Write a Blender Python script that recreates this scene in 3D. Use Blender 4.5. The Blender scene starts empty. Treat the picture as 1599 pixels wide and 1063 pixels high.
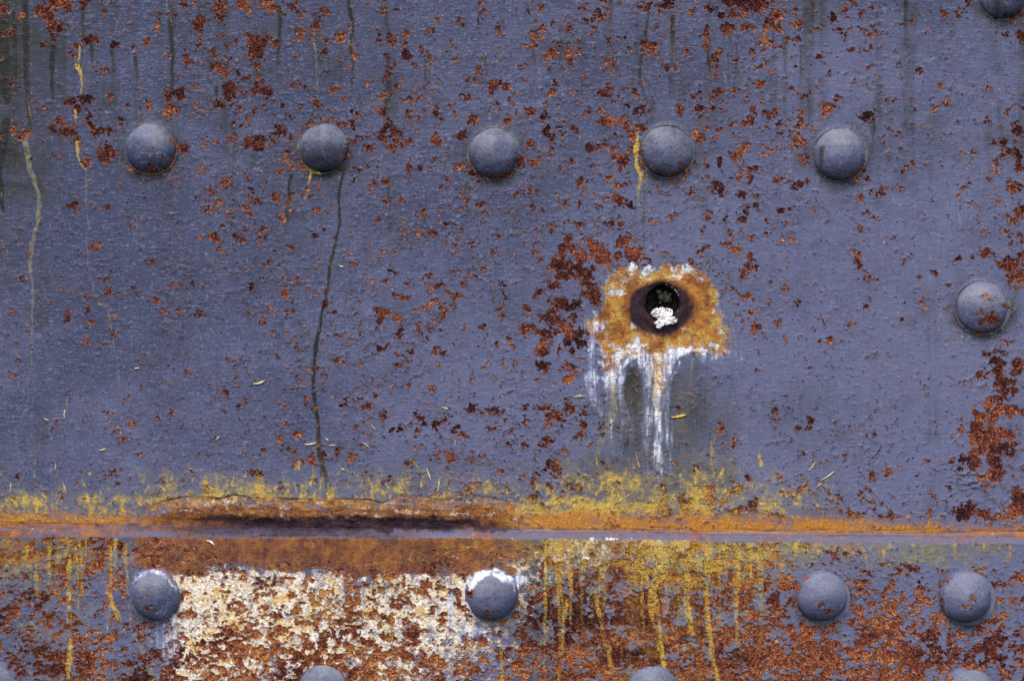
import bpy, bmesh, math, random
import numpy as np
from mathutils import Vector

# ------------------------------------------------------------------ camera, world, sun, exposure
sc = bpy.context.scene
S = 0.0005                      # one photo pixel on the plate = half a millimetre
CX, CY = 799.5, 531.5
DIST = 1.60
LENS = 36.0 * DIST / (1599 * S)
cam = bpy.data.cameras.new("camera")
cam.sensor_width = 36.0
cam.lens = LENS
cam.clip_start = 0.05
cam.clip_end = 200.0
cam_o = bpy.data.objects.new("camera", cam)
sc.collection.objects.link(cam_o)
cam_o.location = (0.0, -DIST, 0.0)
cam_o.rotation_euler = (math.radians(90), 0, 0)
sc.camera = cam_o

SUN_EL, SUN_AZ = 58.0, -14.0    # azimuth measured from straight in front of the plate, minus = from the left
world = bpy.data.worlds.new("World")
sc.world = world
world.use_nodes = True
wn = world.node_tree
bg = wn.nodes["Background"]
sky = wn.nodes.new("ShaderNodeTexSky")
sky.sky_type = 'NISHITA'
sky.sun_disc = False
sky.sun_elevation = math.radians(SUN_EL)
sky.sun_rotation = math.radians(180 - SUN_AZ)
sky.dust_density = 2.0
wn.links.new(sky.outputs[0], bg.inputs[0])
bg.inputs[1].default_value = 0.13

sun = bpy.data.lights.new("sun", 'SUN')
sun.energy = 1.5
sun.angle = math.radians(24)
sun.color = (1.0, 0.95, 0.88)
sun_o = bpy.data.objects.new("sun", sun)
sc.collection.objects.link(sun_o)
el, az = math.radians(SUN_EL), math.radians(SUN_AZ)
to_sun = Vector((math.sin(az) * math.cos(el), -math.cos(az) * math.cos(el), math.sin(el)))
sun_o.rotation_euler = (-to_sun).to_track_quat('-Z', 'Y').to_euler()

sc.view_settings.view_transform = 'Standard'
sc.view_settings.look = 'None'
sc.view_settings.exposure = 0.97
sc.view_settings.gamma = 1.0
sc.view_settings.use_curve_mapping = False
sc.render.film_transparent = False

# hand-read rust patches: origin of the reading window, then x y rx ry (window units of .254 px)
RUST = [
(0,0,"""250 60 45 60,300 110 40 50,340 30 50 40,410 40 50 45,340 170 45 50,330 230 20 35,265 270 25 18,520 30 35 40,20 60 25 40,20 200 25 15,75 200 22 20,150 95 20 20,650 85 22 25,560 240 40 45,490 275 30 18,700 265 32 35,815 290 25 25,905 250 22 22,785 140 20 15,965 100 20 20,965 155 15 15,1045 345 22 30,1145 365 18 40,1140 20 35 25,1190 15 25 15,1215 150 45 50,1270 130 25 20,1350 40 50 50,1360 120 30 18,1310 20 30 20,1490 30 40 40,1520 65 20 25,1235 265 25 50,1360 225 25 22,1450 265 30 30,1400 280 20 20,1310 330 25 30,1545 340 30 45,1545 260 35 35,1400 375 20 15,1330 405 50 25,1370 440 35 25,1470 440 25 20,1515 480 25 30,1415 545 55 50,1420 600 35 25,1510 590 25 25,1560 560 25 30,1355 640 25 30,1455 655 30 22,1315 660 18 12,440 620 50 30,530 615 50 28,480 660 35 30,550 700 25 40,560 760 25 35,590 820 40 30,670 810 40 25,335 800 30 30,370 755 25 30,430 810 50 45,470 870 30 25,1045 590 40 40,1110 590 35 50,1060 670 50 30,1180 650 25 18,1030 710 25 25,660 950 65 60,540 1010 40 25,745 750 25 35,790 770 25 15,1130 910 35 35,75 800 20 20,140 830 40 35,110 790 25 15,20 830 20 30,1350 790 18 18,1435 770 15 20,1490 780 15 18,1430 850 28 20,1255 880 22 30,1330 885 18 18,1545 880 50 50,1525 720 20 20,1560 700 15 15,365 985 15 20,640 435 30 18,590 430 18 15,1240 1040 35 15,235 510 10 10,115 455 12 12,855 580 12 15,910 640 15 20,675 610 25 25,775 645 18 12,205 680 14 14,1010 985 12 25,930 1040 40 15,1010 1045 40 12"""),
(400,0,"""70 25 45 30,110 50 35 30,160 100 18 20,225 40 30 40,275 90 30 28,250 75 20 15,265 205 45 40,360 95 18 18,355 170 25 45,405 130 15 20,410 65 18 12,435 80 18 15,415 245 22 30,420 315 25 25,20 270 40 50,75 240 30 25,120 260 25 25,15 340 30 45,10 410 15 30,510 240 45 30,545 280 20 20,625 150 22 10,600 260 15 18,600 340 18 22,515 360 15 15,565 410 15 15,755 210 25 18,740 245 20 18,775 260 25 15,830 250 25 35,865 240 25 18,940 205 30 28,910 280 20 20,925 340 38 35,835 405 25 25,815 460 25 20,790 490 18 15,885 475 20 15,975 390 15 18,1080 200 28 30,1020 310 20 25,1070 345 25 28,1190 250 18 20,1245 140 15 35,1250 95 12 22,1225 370 15 20,1375 95 20 25,1370 25 18 18,1550 45 15 15,750 8 20 12,875 60 18 15,790 80 12 14,20 540 30 45,60 560 35 40,90 600 20 18,245 530 25 22,305 540 15 18,160 655 22 22,205 720 32 25,270 670 18 20,480 560 35 18,535 615 20 20,605 695 18 20,575 765 30 25,770 685 48 25,865 530 18 18,895 625 20 22,950 615 18 12,1000 605 22 20,1035 555 22 15,785 600 25 15,845 590 15 12,1300 500 20 30,1360 490 22 18,1445 540 30 45,1490 515 15 12,1550 545 30 30,1290 590 35 22,1485 640 20 28,1545 735 28 30,1340 730 35 30,1230 700 15 15,1150 725 15 18,1110 660 15 18,1195 650 15 18,945 710 20 22,1005 730 18 20,1040 690 12 14,140 815 55 35,110 850 50 25,30 860 40 22,200 850 35 25,200 920 30 30,195 990 25 40,220 1030 25 20,25 915 20 15,815 760 40 25,790 810 35 40,780 850 30 25,850 810 25 30,880 860 35 28,930 880 35 20,820 910 50 25,900 900 30 20,610 880 25 25,650 840 35 18,705 835 18 12,690 920 40 25,715 950 20 20,950 790 20 12,1105 860 35 38,1265 825 35 35,1215 850 28 18,1250 1010 45 20,1300 1000 20 15,935 1030 25 22,1000 1035 25 20,1035 1020 15 15,680 1020 18 18,745 1018 10 10,1090 980 18 12,80 1045 15 15,140 1045 28 15,590 1030 18 12,620 1050 15 12,300 790 30 12,330 770 25 10,430 750 35 9,490 765 20 9,540 990 14 30,570 960 12 30"""),
(800,0,"""175 40 30 35,90 70 15 15,440 50 20 22,530 95 38 25,485 120 18 14,440 135 14 12,300 100 15 25,355 165 30 22,345 110 15 15,260 145 18 15,185 180 30 35,140 215 35 35,120 270 28 40,65 265 16 16,250 330 30 28,210 345 20 20,340 325 35 35,295 355 20 15,350 375 22 20,410 320 18 14,375 255 30 15,275 265 18 15,210 385 15 12,590 255 22 20,545 10 30 20,590 395 35 20,620 400 20 20,680 235 18 20,725 250 12 12,705 180 12 12,790 40 35 18,830 20 25 18,755 80 20 14,940 25 50 35,990 20 22 40,910 70 18 22,880 170 15 15,910 210 25 14,855 300 45 40,830 310 25 15,870 340 15 18,940 410 18 28,1010 410 16 16,1065 330 32 25,1075 290 15 18,1095 70 20 22,1210 68 24 16,1205 190 25 30,1195 240 30 25,1190 285 25 25,1260 340 35 20,1245 380 18 22,1245 425 18 22,1300 325 20 14,1330 20 50 40,1290 100 30 25,1410 30 70 40,1360 90 40 35,1330 180 40 35,1440 80 45 30,1500 40 50 50,1550 30 40 50,1440 170 42 30,1560 170 25 40,1550 230 30 22,1380 370 12 30,1365 460 18 16,1550 315 25 14,1470 320 14 14,1530 410 18 16,1270 575 30 28,1130 595 35 25,1100 575 15 15,1345 550 15 12,1435 540 14 16,1525 530 35 28,260 510 35 25,235 570 35 25,370 565 40 20,590 545 22 25,570 585 50 25,630 605 22 18,520 580 15 12,755 575 25 22,715 650 28 20,820 665 18 20,870 645 12 15,205 660 18 22,280 655 22 15,105 690 25 30,190 720 28 18,440 690 25 28,545 690 30 25,570 740 60 40,600 760 40 25,660 745 25 15,780 700 25 45,700 785 30 30,735 820 30 30,790 780 35 25,1025 680 32 40,1150 675 30 30,1140 725 10 25,1245 660 35 16,1480 675 30 35,1465 735 25 25,1445 755 14 18,1555 680 14 14,205 810 40 30,290 790 25 18,240 860 25 50,235 930 20 45,115 890 35 22,150 990 40 30,50 990 25 40,385 800 18 20,480 920 35 25,530 915 30 25,585 900 35 25,600 935 20 20,640 980 40 40,690 970 35 25,720 930 20 25,680 1020 30 25,355 1010 22 20,300 1045 18 14,310 890 14 14,1140 850 35 40,1180 780 30 20,1240 760 18 14,1130 820 20 30,1245 855 20 18,1285 805 18 20,1365 830 16 20,1360 770 30 18,1395 930 40 35,1335 945 28 25,1390 975 30 22,1425 910 22 25,1290 1010 28 25,1195 1020 22 30,1545 880 14 18,1560 960 25 16,1480 1030 35 25,1405 1045 18 14,1025 1012 12 14"""),
(1200,0,"""35 10 25 12,55 110 50 45,40 170 45 45,20 255 25 25,65 290 20 22,110 70 20 22,170 50 18 18,155 100 18 10,185 165 38 28,115 245 28 30,185 250 20 25,285 172 15 10,335 150 12 25,398 108 25 35,410 175 25 12,470 40 22 40,525 20 20 22,640 40 18 22,570 80 12 14,510 90 10 15,485 180 28 15,475 230 25 22,505 310 18 18,575 185 25 15,640 205 30 28,630 295 14 18,570 305 18 10,740 200 10 8,820 165 14 12,835 85 12 12,930 95 12 12,890 135 12 12,1095 105 22 38,1170 65 18 45,1120 215 10 15,1225 15 18 12,1550 220 25 40,1470 210 22 16,1560 140 20 20,305 350 10 15,240 385 10 8,170 430 18 10,380 450 12 12,635 405 22 15,790 400 28 14,920 425 22 14,310 510 10 10,340 540 8 14,150 560 10 8,225 598 18 12,265 570 10 15,355 665 50 40,345 710 35 20,400 650 35 25,430 610 15 25,440 660 15 15,610 715 65 35,570 735 25 22,660 695 25 18,590 660 18 10,740 625 35 12,1105 635 30 12,1020 680 14 22,40 700 40 25,180 690 22 28,210 745 28 30,190 790 22 20,250 800 30 14,100 760 35 20,85 835 35 12,175 875 45 35,150 890 25 20,60 905 28 12,195 965 28 22,215 990 14 15,745 780 16 20,795 825 18 14,720 880 25 22,735 970 16 14,835 1050 25 10,890 1020 15 35,585 1045 12 12,1485 665 22 14,1460 710 14 18,1420 765 16 12,1530 790 35 50,1360 735 14 16,1345 545 20 14,1560 650 12 25,1480 935 50 25,1530 960 40 35,1440 960 35 30,1400 1010 25 40,1540 1030 35 30,1375 885 20 15,1445 890 22 22,1240 975 12 18,1270 930 14 12,1560 910 14 16"""),
(0,270,"""455 205 38 30,460 240 18 14,720 85 18 10,645 212 18 14,765 243 10 12,1390 65 50 25,1385 95 12 18,1300 105 30 14,1235 148 28 14,1290 225 45 25,1540 30 25 25,1550 120 18 18,1555 190 25 20,1548 245 14 14,1405 290 14 28,1505 352 14 18,1475 425 28 16,1440 400 14 20,1315 405 35 25,1350 480 18 20,590 450 50 22,630 435 22 14,618 505 12 15,670 608 14 12,645 655 14 14,672 718 30 25,835 725 14 14,935 550 22 12,955 790 30 20,1105 690 20 14,1180 692 16 10,1040 692 12 10,1115 855 14 28,1220 875 20 18,1430 632 16 14,1545 710 25 18,1515 850 14 18,415 855 22 35,405 895 25 14,75 835 25 22,115 942 12 10,248 778 12 14,525 765 18 18,540 830 10 20,550 910 18 12,712 875 14 18,690 998 12 12,635 1045 16 10,560 1030 10 10,300 915 8 18"""),
(400,270,"""50 70 10 25,20 180 25 20,130 160 25 25,210 155 30 30,325 155 10 18,285 130 14 18,385 100 25 18,590 55 18 18,720 60 20 22,805 50 25 22,800 180 14 18,895 15 18 16,945 18 25 15,1320 30 30 22,1380 55 35 12,1300 165 12 22,1390 190 25 18,1410 245 14 12,1295 225 14 14,1160 205 15 10,870 130 12 14,880 175 18 15,440 245 18 14,380 220 10 25,150 275 25 15,55 355 35 14,65 390 18 12,155 345 16 12,350 390 14 22,415 345 14 14,745 290 18 25,1160 312 20 14,1020 248 18 12,1070 365 35 25,1005 372 25 14,1070 400 20 18,905 385 25 22,955 440 14 14,875 455 14 14,1195 370 14 14,1270 360 14 22,1230 440 25 18,1330 440 20 25,1240 490 10 18,1485 395 14 16,1480 490 18 16,770 490 35 12,205 460 18 12,1055 540 14 10,1205 605 18 22,1190 650 10 14,1075 635 30 16,1280 680 22 25,1355 655 25 14,835 615 22 12,795 655 18 14,715 660 14 22,745 695 18 14,930 685 18 14,1140 685 25 14,1090 700 25 18,1065 735 20 25,1100 790 30 22,1225 755 50 16,1175 740 12 18,1205 805 22 32,1150 860 22 40,1180 830 10 10,1125 830 15 15,905 765 35 22,850 752 18 14,780 860 38 28,770 910 28 28,725 965 20 18,870 880 25 20,900 940 20 25,890 980 12 25,970 840 30 14,1040 830 12 22,980 910 12 20,1005 950 22 35,1070 950 20 14,1015 985 14 10,620 785 15 22,600 715 12 14,515 990 25 20,490 860 14 18,600 880 35 14,640 910 12 18,425 805 18 18,440 720 16 14,350 760 18 18,180 740 20 35,150 685 22 14,250 670 14 25,205 850 14 18,235 810 18 12,75 835 18 18,25 765 16 16,55 645 20 12,70 545 14 12,40 900 10 20,1535 750 18 16,1490 845 22 18,1525 870 14 18,1405 955 18 40,1395 885 12 14,1440 715 14 18,1530 690 20 20,1290 950 14 18,1380 1050 22 12,1555 1015 18 30,1060 1025 10 10,305 985 8 14"""),
(800,270,"""335 410 25 35,300 470 30 30,350 480 45 35,400 520 40 35,290 540 45 40,330 570 60 40,300 640 45 40,360 620 40 30,480 430 25 35,520 460 50 40,560 520 70 45,580 590 30 25,460 520 40 30,640 510 30 40,680 430 45 30,730 410 35 25,740 500 45 50,750 560 25 35,430 620 50 20,470 640 30 40,400 600 20 35,440 680 40 25,500 600 20 30,160 525 22 35,240 690 40 30,170 730 45 25,140 765 18 22,310 790 40 35,340 830 40 30,280 820 30 25,440 750 35 30,400 800 30 25,510 760 35 60,480 700 40 25,95 835 30 22,240 855 35 25,180 890 25 20,250 900 40 20,85 955 45 40,200 985 45 25,160 970 18 20,330 950 55 40,360 1010 50 50,260 970 30 30,430 970 30 40,380 890 30 30,410 1040 60 30,210 1040 40 20,280 920 30 20,420 60 22 30,680 80 35 16,650 165 40 40,715 205 30 25,635 135 22 14,25 138 25 18,115 135 30 18,130 215 16 14,195 235 12 12,320 180 25 22,410 195 12 14,515 208 22 14,260 318 18 12,340 310 15 14,410 322 32 20,610 300 28 30,630 340 20 14,680 310 22 22,685 345 12 14,505 335 14 12,150 355 18 12,810 540 25 22,945 495 28 16,835 120 10 14,1255 85 50 45,1290 120 28 28,1340 25 14 18,1400 25 25 28,1460 45 25 22,1500 5 25 10,1410 140 40 28,1510 150 22 14,1200 262 28 28,1300 275 15 18,1410 295 35 20,1240 300 12 18,1165 352 16 14,1350 372 16 20,1400 370 14 12,1330 430 16 20,1305 445 12 10,1195 455 28 22,1145 488 20 14,1385 470 35 30,1370 490 25 18,1470 520 22 30,1440 580 25 30,1420 630 25 25,1410 645 16 14,1510 590 14 30,1100 540 18 14,1180 555 28 10,1235 600 16 12,1350 715 35 14,1300 712 12 10,1470 855 20 25,1415 895 40 12,1440 760 35 20,1495 960 30 35,1475 1000 18 14,1545 370 14 18,1460 405 20 14,1500 640 15 15,1570 300 10 25,840 545 14 20"""),
(1200,270,"""65 40 22 28,130 62 14 8,52 122 12 12,165 100 35 25,215 70 28 22,135 210 25 14,290 205 16 30,68 230 20 14,600 38 16 16,700 100 25 32,660 115 30 25,800 85 35 22,575 160 25 30,600 255 20 25,645 262 18 15,562 342 22 18,30 333 16 12,68 415 20 16,140 412 16 10,770 395 18 10,1230 65 22 22,1340 45 35 18,1400 15 22 15,1370 5 30 10,1500 80 40 35,1480 50 20 20,1540 75 25 14,1530 240 40 40,1480 270 25 25,1500 300 30 28,1475 360 16 14,1285 278 16 12,1400 180 14 14,1010 168 16 14,1560 385 16 20,1490 405 20 10,1560 445 14 16,515 490 28 16,550 530 28 32,560 570 25 30,530 580 15 15,595 620 22 20,608 662 25 10,660 672 10 10,1345 495 40 30,1290 500 32 14,1250 525 20 14,1330 515 30 20,1165 530 30 12,1420 560 30 35,1480 540 45 35,1540 510 45 25,1500 590 45 40,1550 620 40 40,1530 690 25 30,1490 650 30 25,1570 560 25 40,110 700 28 18,175 790 12 25,10 825 12 25,850 792 25 10,935 795 14 10,330 908 14 16,45 925 20 20,940 645 10 12,1115 685 14 12,1025 620 14 18,600 828 16 14,320 1025 10 10,375 1025 20 16,505 940 25 14,825 900 10 8,1360 1022 16 8,1470 1035 45 14,1115 855 16 10,1350 900 55 26,1300 920 20 18,1390 880 18 18,1355 780 25 8,1450 820 25 8,1275 860 12 10"""),
(0,540,"""90 185 16 14,1495 55 16 16,1390 298 14 20,705 525 16 14,690 790 18 25,710 855 16 10,665 415 18 12,1050 418 16 14,1480 375 16 14,1510 350 14 20,1300 520 18 16,825 470 18 14,640 795 10 14,395 930 14 14,510 940 12 10,1000 820 18 18,1550 775 25 14,1265 880 14 22,85 930 12 10,1275 665 14 10,1380 400 10 12,655 505 20 10"""),
(400,540,"""765 18 30 20,950 35 28 32,900 60 22 25,930 100 18 25,865 115 18 18,910 145 16 18,1100 30 25 28,1155 45 16 16,1015 108 14 14,1050 145 18 18,1118 112 15 16,1505 75 18 22,1412 122 18 12,1340 205 25 18,1225 235 28 20,1305 240 12 10,1070 265 25 22,1355 310 18 16,580 98 28 16,490 100 12 14,460 150 15 12,430 180 12 12,315 325 18 14,355 360 14 16,630 270 18 10,655 238 16 10,635 325 12 16,740 300 22 14,555 350 12 12,525 370 14 10,690 375 12 14,185 372 28 10,215 265 14 16,785 420 22 20,975 415 16 22,1000 445 18 20,1025 475 16 20,1320 390 35 25,1360 410 18 12,1440 390 18 18,1470 410 25 18,1450 430 15 15,1390 425 16 14,1165 440 25 16,1160 475 22 16,1100 475 16 20,1110 520 20 22,1225 505 28 20,1270 540 14 14,1295 560 16 14,1440 515 28 16,605 505 25 20,620 520 15 12,690 555 22 16,610 575 22 18,820 520 14 16,885 515 14 35,985 540 14 22,535 450 12 20,180 472 22 18,240 550 14 18,155 575 16 14,280 520 16 14,165 630 35 18,45 630 18 16,515 645 28 28,580 685 28 22,495 665 18 16,640 628 12 12,730 605 12 12,245 715 22 16,295 715 25 18,370 712 28 12,430 660 22 28,345 675 18 18,385 495 16 22,25 785 30 20,405 785 22 25,365 820 18 18,665 785 18 16,765 835 10 16,825 825 16 20,945 720 25 22,965 690 20 18,985 625 25 18,1055 680 18 18,1110 690 18 16,1115 660 8 20,1180 665 16 20,1205 690 22 16,1195 715 14 12,1180 600 14 20,1325 715 18 18,1385 675 14 12,1310 880 25 30,1500 765 25 22,1550 610 12 18,1535 880 14 22,1355 845 18 14,900 780 16 8,555 845 14 12,1270 870 20 12"""),
(800,540,"""190 30 48 45,190 125 40 35,290 15 18 25,360 30 30 30,350 180 35 35,340 220 35 25,375 140 30 18,300 125 18 16,155 210 22 15,65 375 20 18,190 380 55 22,345 390 30 25,265 435 50 35,235 460 30 20,310 455 20 16,300 500 16 14,480 350 22 12,435 420 20 20,440 480 25 30,430 550 40 22,390 575 18 16,225 575 35 20,70 610 22 20,180 625 25 18,240 740 45 35,270 780 25 35,210 730 25 18,170 790 30 18,205 820 28 14,160 840 35 16,235 880 12 28,145 885 15 15,180 915 15 15,360 860 25 22,300 935 16 30,125 945 25 22,550 710 30 22,75 795 14 16,20 125 14 14,1440 810 30 25,1350 600 40 20,1400 880 50 25,1350 895 25 20,1200 890 50 45,1170 870 30 35,1230 960 40 35,1110 955 30 30,1145 960 20 20,1060 975 25 50,925 960 25 45,965 1020 20 25,1300 950 18 22,1380 1015 35 35,1470 985 40 45,1440 1000 30 25,920 885 12 20,890 735 24 12,1110 750 18 20,1150 740 12 12,1050 905 14 12,1465 300 12 22,1290 490 22 30,1275 525 25 20,1120 58 14 14,200 1000 18 16,890 1050 30 14"""),
(1200,540,"""1365 45 35 22,1440 30 30 15,1400 90 50 30,1440 110 40 22,1530 120 40 35,1510 160 25 22,1400 170 40 25,1420 150 30 40,1285 180 18 25,1330 175 18 30,1440 220 40 40,1490 220 25 25,1500 285 25 22,1440 280 30 50,1430 330 50 30,1360 360 35 35,1390 340 30 25,1450 390 60 30,1500 410 45 22,1545 410 30 22,1395 430 40 30,1380 470 30 40,1275 400 18 20,1300 440 35 30,1270 490 40 40,1290 540 55 40,1250 600 30 40,1320 590 60 50,1380 560 60 50,1440 540 55 45,1490 560 35 45,1460 620 55 35,1480 670 35 22,1400 630 50 40,1260 670 40 30,1275 720 40 30,1250 750 30 20,1380 700 50 50,1400 770 40 50,1370 810 40 25,1290 820 40 18,1320 640 30 30,1180 505 18 28,1130 710 22 20,1185 695 22 20,1180 765 16 18,980 705 18 16,640 800 30 30,725 790 30 25,735 770 12 15,590 875 22 12,630 885 18 15,560 940 60 14,520 960 14 14,600 965 20 12,370 890 16 22,435 925 25 22,465 1005 25 22,510 1030 45 22,560 1045 35 15,985 915 18 20,460 685 18 20,335 720 35 16,210 657 18 12,180 503 16 16,245 510 16 22,270 450 20 18,490 495 12 20,650 535 16 16,40 390 28 22,1540 920 35 50,1560 980 50 60,1500 1030 60 40,1230 990 50 25,1200 1030 45 40,1330 1030 60 30,1430 1045 60 20,990 1030 14 14,70 820 14 22,195 885 16 12,140 905 10 12,735 1040 60 15,50 1050 60 12"""),
]

# ------------------------------------------------------------------ raster of wear fields over the plates
ST = 1.5
X0, X1, Y0, Y1 = -72.0, 1671.0, -72.0, 1137.0
NX = int((X1 - X0) / ST) + 1
NY = int((Y1 - Y0) / ST) + 1
gx = X0 + ST * np.arange(NX)
gy = Y0 + ST * np.arange(NY)
PX, PY = np.meshgrid(gx, gy)
PX = PX.astype(np.float32); PY = PY.astype(np.float32)
rng = np.random.default_rng(11)

def vnoise(x, y, seed):
    r = np.random.default_rng(seed).random((256, 256)).astype(np.float32)
    xi = np.floor(x).astype(np.int32); yi = np.floor(y).astype(np.int32)
    fx = x - xi; fy = y - yi
    fx = fx * fx * (3 - 2 * fx); fy = fy * fy * (3 - 2 * fy)
    a = r[yi & 255, xi & 255]; b = r[yi & 255, (xi + 1) & 255]
    c = r[(yi + 1) & 255, xi & 255]; d = r[(yi + 1) & 255, (xi + 1) & 255]
    return (a + (b - a) * fx) * (1 - fy) + (c + (d - c) * fx) * fy

def fbm(px, py, seed, x=None, y=None, oct=4, gain=.55):
    """px, py: feature size in pixels; result about -1..1"""
    x = PX if x is None else x; y = PY if y is None else y
    t = 0; a = 1.0; s = 0
    for k in range(oct):
        t = t + a * (vnoise(x / px * 2 ** k + 13.7 * k, y / py * 2 ** k + 7.3 * k, seed * 17 + k) * 2 - 1)
        s += a; a *= gain
    return t / s * 1.5

def sstep(a, b, x):
    t = np.clip((x - a) / (b - a), 0, 1)
    return t * t * (3 - 2 * t)

def coarse(rows, table, xs=None):
    """smooth density map from a hand-read table (one digit per 100 px column)"""
    t = np.array([[int(c) for c in r.split()] for r in table], dtype=np.float32) / 9.0
    cx = np.arange(t.shape[1]) * 100.0 if xs is None else np.array(xs, dtype=float)
    colw = np.array([np.interp(gx, cx, r) for r in t])
    out = np.empty((NY, NX), np.float32)
    rows = np.array(rows, dtype=float)
    idx = np.clip(np.searchsorted(rows, gy) - 1, 0, len(rows) - 2)
    f = np.clip((gy - rows[idx]) / (rows[idx + 1] - rows[idx]), 0, 1)[:, None]
    out[:] = colw[idx] * (1 - f) + colw[idx + 1] * f
    return out

# warped coordinates give every patch a ragged outline
WX = PX + 4.5 * fbm(13, 13, 1, oct=3) + 2.2 * fbm(4.5, 4.5, 2, oct=2)
WY = PY + 4.5 * fbm(13, 13, 3, oct=3) + 2.2 * fbm(4.5, 4.5, 4, oct=2)
SX = PX + 3.0 * fbm(24, 60, 5) + 1.5 * fbm(6, 12, 6)      # gentler warp for runs
SY = PY

def window(x, y, rx, ry):
    i0 = max(0, int((x - rx - X0) / ST)); i1 = min(NX, int((x + rx - X0) / ST) + 2)
    j0 = max(0, int((y - ry - Y0) / ST)); j1 = min(NY, int((y + ry - Y0) / ST) + 2)
    if i1 <= i0 or j1 <= j0: return None
    return (slice(j0, j1), slice(i0, i1))

def blob(field, x, y, rx, ry, warp=True, pad=12, gain=1.0):
    w = window(x, y, rx + pad, ry + pad)
    if w is None: return
    X = WX[w] if warp else PX[w]; Y = WY[w] if warp else PY[w]
    f = (1 - np.sqrt(((X - x) / rx) ** 2 + ((Y - y) / ry) ** 2)) * min(rx, ry) * gain
    field[w] = np.maximum(field[w], f)

def soft(field, x, y, rx, ry, amp, warp=True):
    w = window(x, y, rx * 1.6, ry * 1.6)
    if w is None: return
    X = WX[w] if warp else PX[w]; Y = WY[w] if warp else PY[w]
    d = np.sqrt(((X - x) / rx) ** 2 + ((Y - y) / ry) ** 2)
    field[w] = np.maximum(field[w], amp * (1 - sstep(0.55, 1.25, d)))

def stroke(field, pts, w0, w1, amp, amp1=None, warp=True):
    """a run down the plate; width w0 to w1, strength amp to amp1"""
    amp1 = amp if amp1 is None else amp1
    n = len(pts) - 1
    for k in range(n):
        (xa, ya), (xb, yb) = pts[k], pts[k + 1]
        wk = max(w0, w1) * 3 + 8
        w = window((xa + xb) / 2, (ya + yb) / 2, abs(xa - xb) / 2 + wk, abs(ya - yb) / 2 + wk)
        if w is None: continue
        X = SX[w] if warp else PX[w]; Y = SY[w]
        dx, dy = xb - xa, yb - ya
        t = np.clip(((X - xa) * dx + (Y - ya) * dy) / (dx * dx + dy * dy + 1e-6), 0, 1)
        d = np.hypot(X - xa - t * dx, Y - ya - t * dy)
        u = (k + t) / n
        wid = w0 + (w1 - w0) * u
        field[w] = np.maximum(field[w], (amp + (amp1 - amp) * u) * (1 - sstep(0.35, 1.15, d / wid)))

def polygon(pts, X, Y):
    """signed distance, + inside"""
    d = np.full(X.shape, 1e9, np.float32); ins = np.zeros(X.shape, bool)
    n = len(pts)
    for k in range(n):
        (xa, ya), (xb, yb) = pts[k], pts[(k + 1) % n]
        dx, dy = xb - xa, yb - ya
        t = np.clip(((X - xa) * dx + (Y - ya) * dy) / (dx * dx + dy * dy), 0, 1)
        d = np.minimum(d, np.hypot(X - xa - t * dx, Y - ya - t * dy))
        c = ((ya > Y) != (yb > Y)) & (X < (xb - xa) * (Y - ya) / (yb - ya + 1e-9) + xa)
        ins ^= c
    return np.where(ins, d, -d)

zero = lambda: np.zeros((NY, NX), np.float32)
rust = np.full((NY, NX), -9.0, np.float32)
rtone, ochre, otone, grime_shade, olive, brown, dark, lime, cream, dust, H = [zero() for _ in range(11)]

# the line where the upper plate meets the ledge, and the ledge's front corner
EX = [-72, 0, 200, 400, 600, 800, 1000, 1200, 1400, 1599, 1671]
EDGE_T = lambda x: np.interp(x, EX, [817.5, 818, 820, 824, 825, 826, 827, 830, 831, 832, 832.3])
EDGE_B = lambda x: np.interp(x, EX, [835.7, 836, 837, 838, 838, 839, 841, 844.5, 846, 847, 847.3])
edge_row = EDGE_T(gx)[None, :].astype(np.float32)
UP = PY < edge_row + 2

RIVETS = [  # x, y, radius
    (234, 231, 40.0), (505, 231, 39.0), (771, 239, 39.5), (1042, 236, 41.0), (1312, 241, 40.8),
    (1535, 480, 41.0), (1567, -9, 38.5),
    (244, 928, 41.0), (768, 927, 41.0), (1284, 931, 40.0), (1509, 932, 41.0),
    (-9, 1073, 41.0), (506, 1073, 38.5), (1018, 1076, 40.0), (1513, 1082, 40.0)]

def near_rivet(x, y, m):
    return any((x - a) ** 2 + (y - b) ** 2 < (r * m) ** 2 for a, b, r in RIVETS)

# ---- rust patches read off the photograph
for ox, oy, txt in RUST:
    for q in txt.split(","):
        x, y, rx, ry = [float(v) for v in q.split()]
        x = ox + x * .254; y = oy + y * .254; rx *= .254; ry *= .254
        blob(rust, x, y, rx * 1.02 + .3, ry * 1.02 + .3)
rust = np.where(rust > -3, rust + 6.4 * fbm(8, 8, 20, oct=3, gain=1.0) - 1.4, rust)

rust += 1.6 * np.exp(-((PX - 1560) / 60) ** 4) * np.exp(-((PY - 690) / 160) ** 4) * (rust > -2) + .9 * np.exp(-((PX - 900) / 75) ** 4) * np.exp(-((PY - 470) / 110) ** 4) * (rust > -2)
# rust creeping round the feet of the upper rivets
for (k, a0, a1, n_, dr) in [(0, -150, 20, 26, 2), (1, 40, 150, 22, 3), (1, -60, 20, 14, 2), (1, -160, -110, 8, 2), (2, -150, -10, 26, 0), (3, 150, 230, 12, 3), (3, -100, -30, 7, 2), (4, -70, -30, 5, 2), (5, -130, -60, 6, 2), (6, -120, -20, 10, 2)]:
    x, y, r = RIVETS[k]
    for _ in range(n_):
        t = math.radians(rng.uniform(a0, a1)); q = r + dr + rng.normal(0, 2.2)
        blob(rust, x + q * math.cos(t), y - q * math.sin(t), rng.uniform(1.8, 4.2), rng.uniform(1.4, 3.2))
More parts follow.
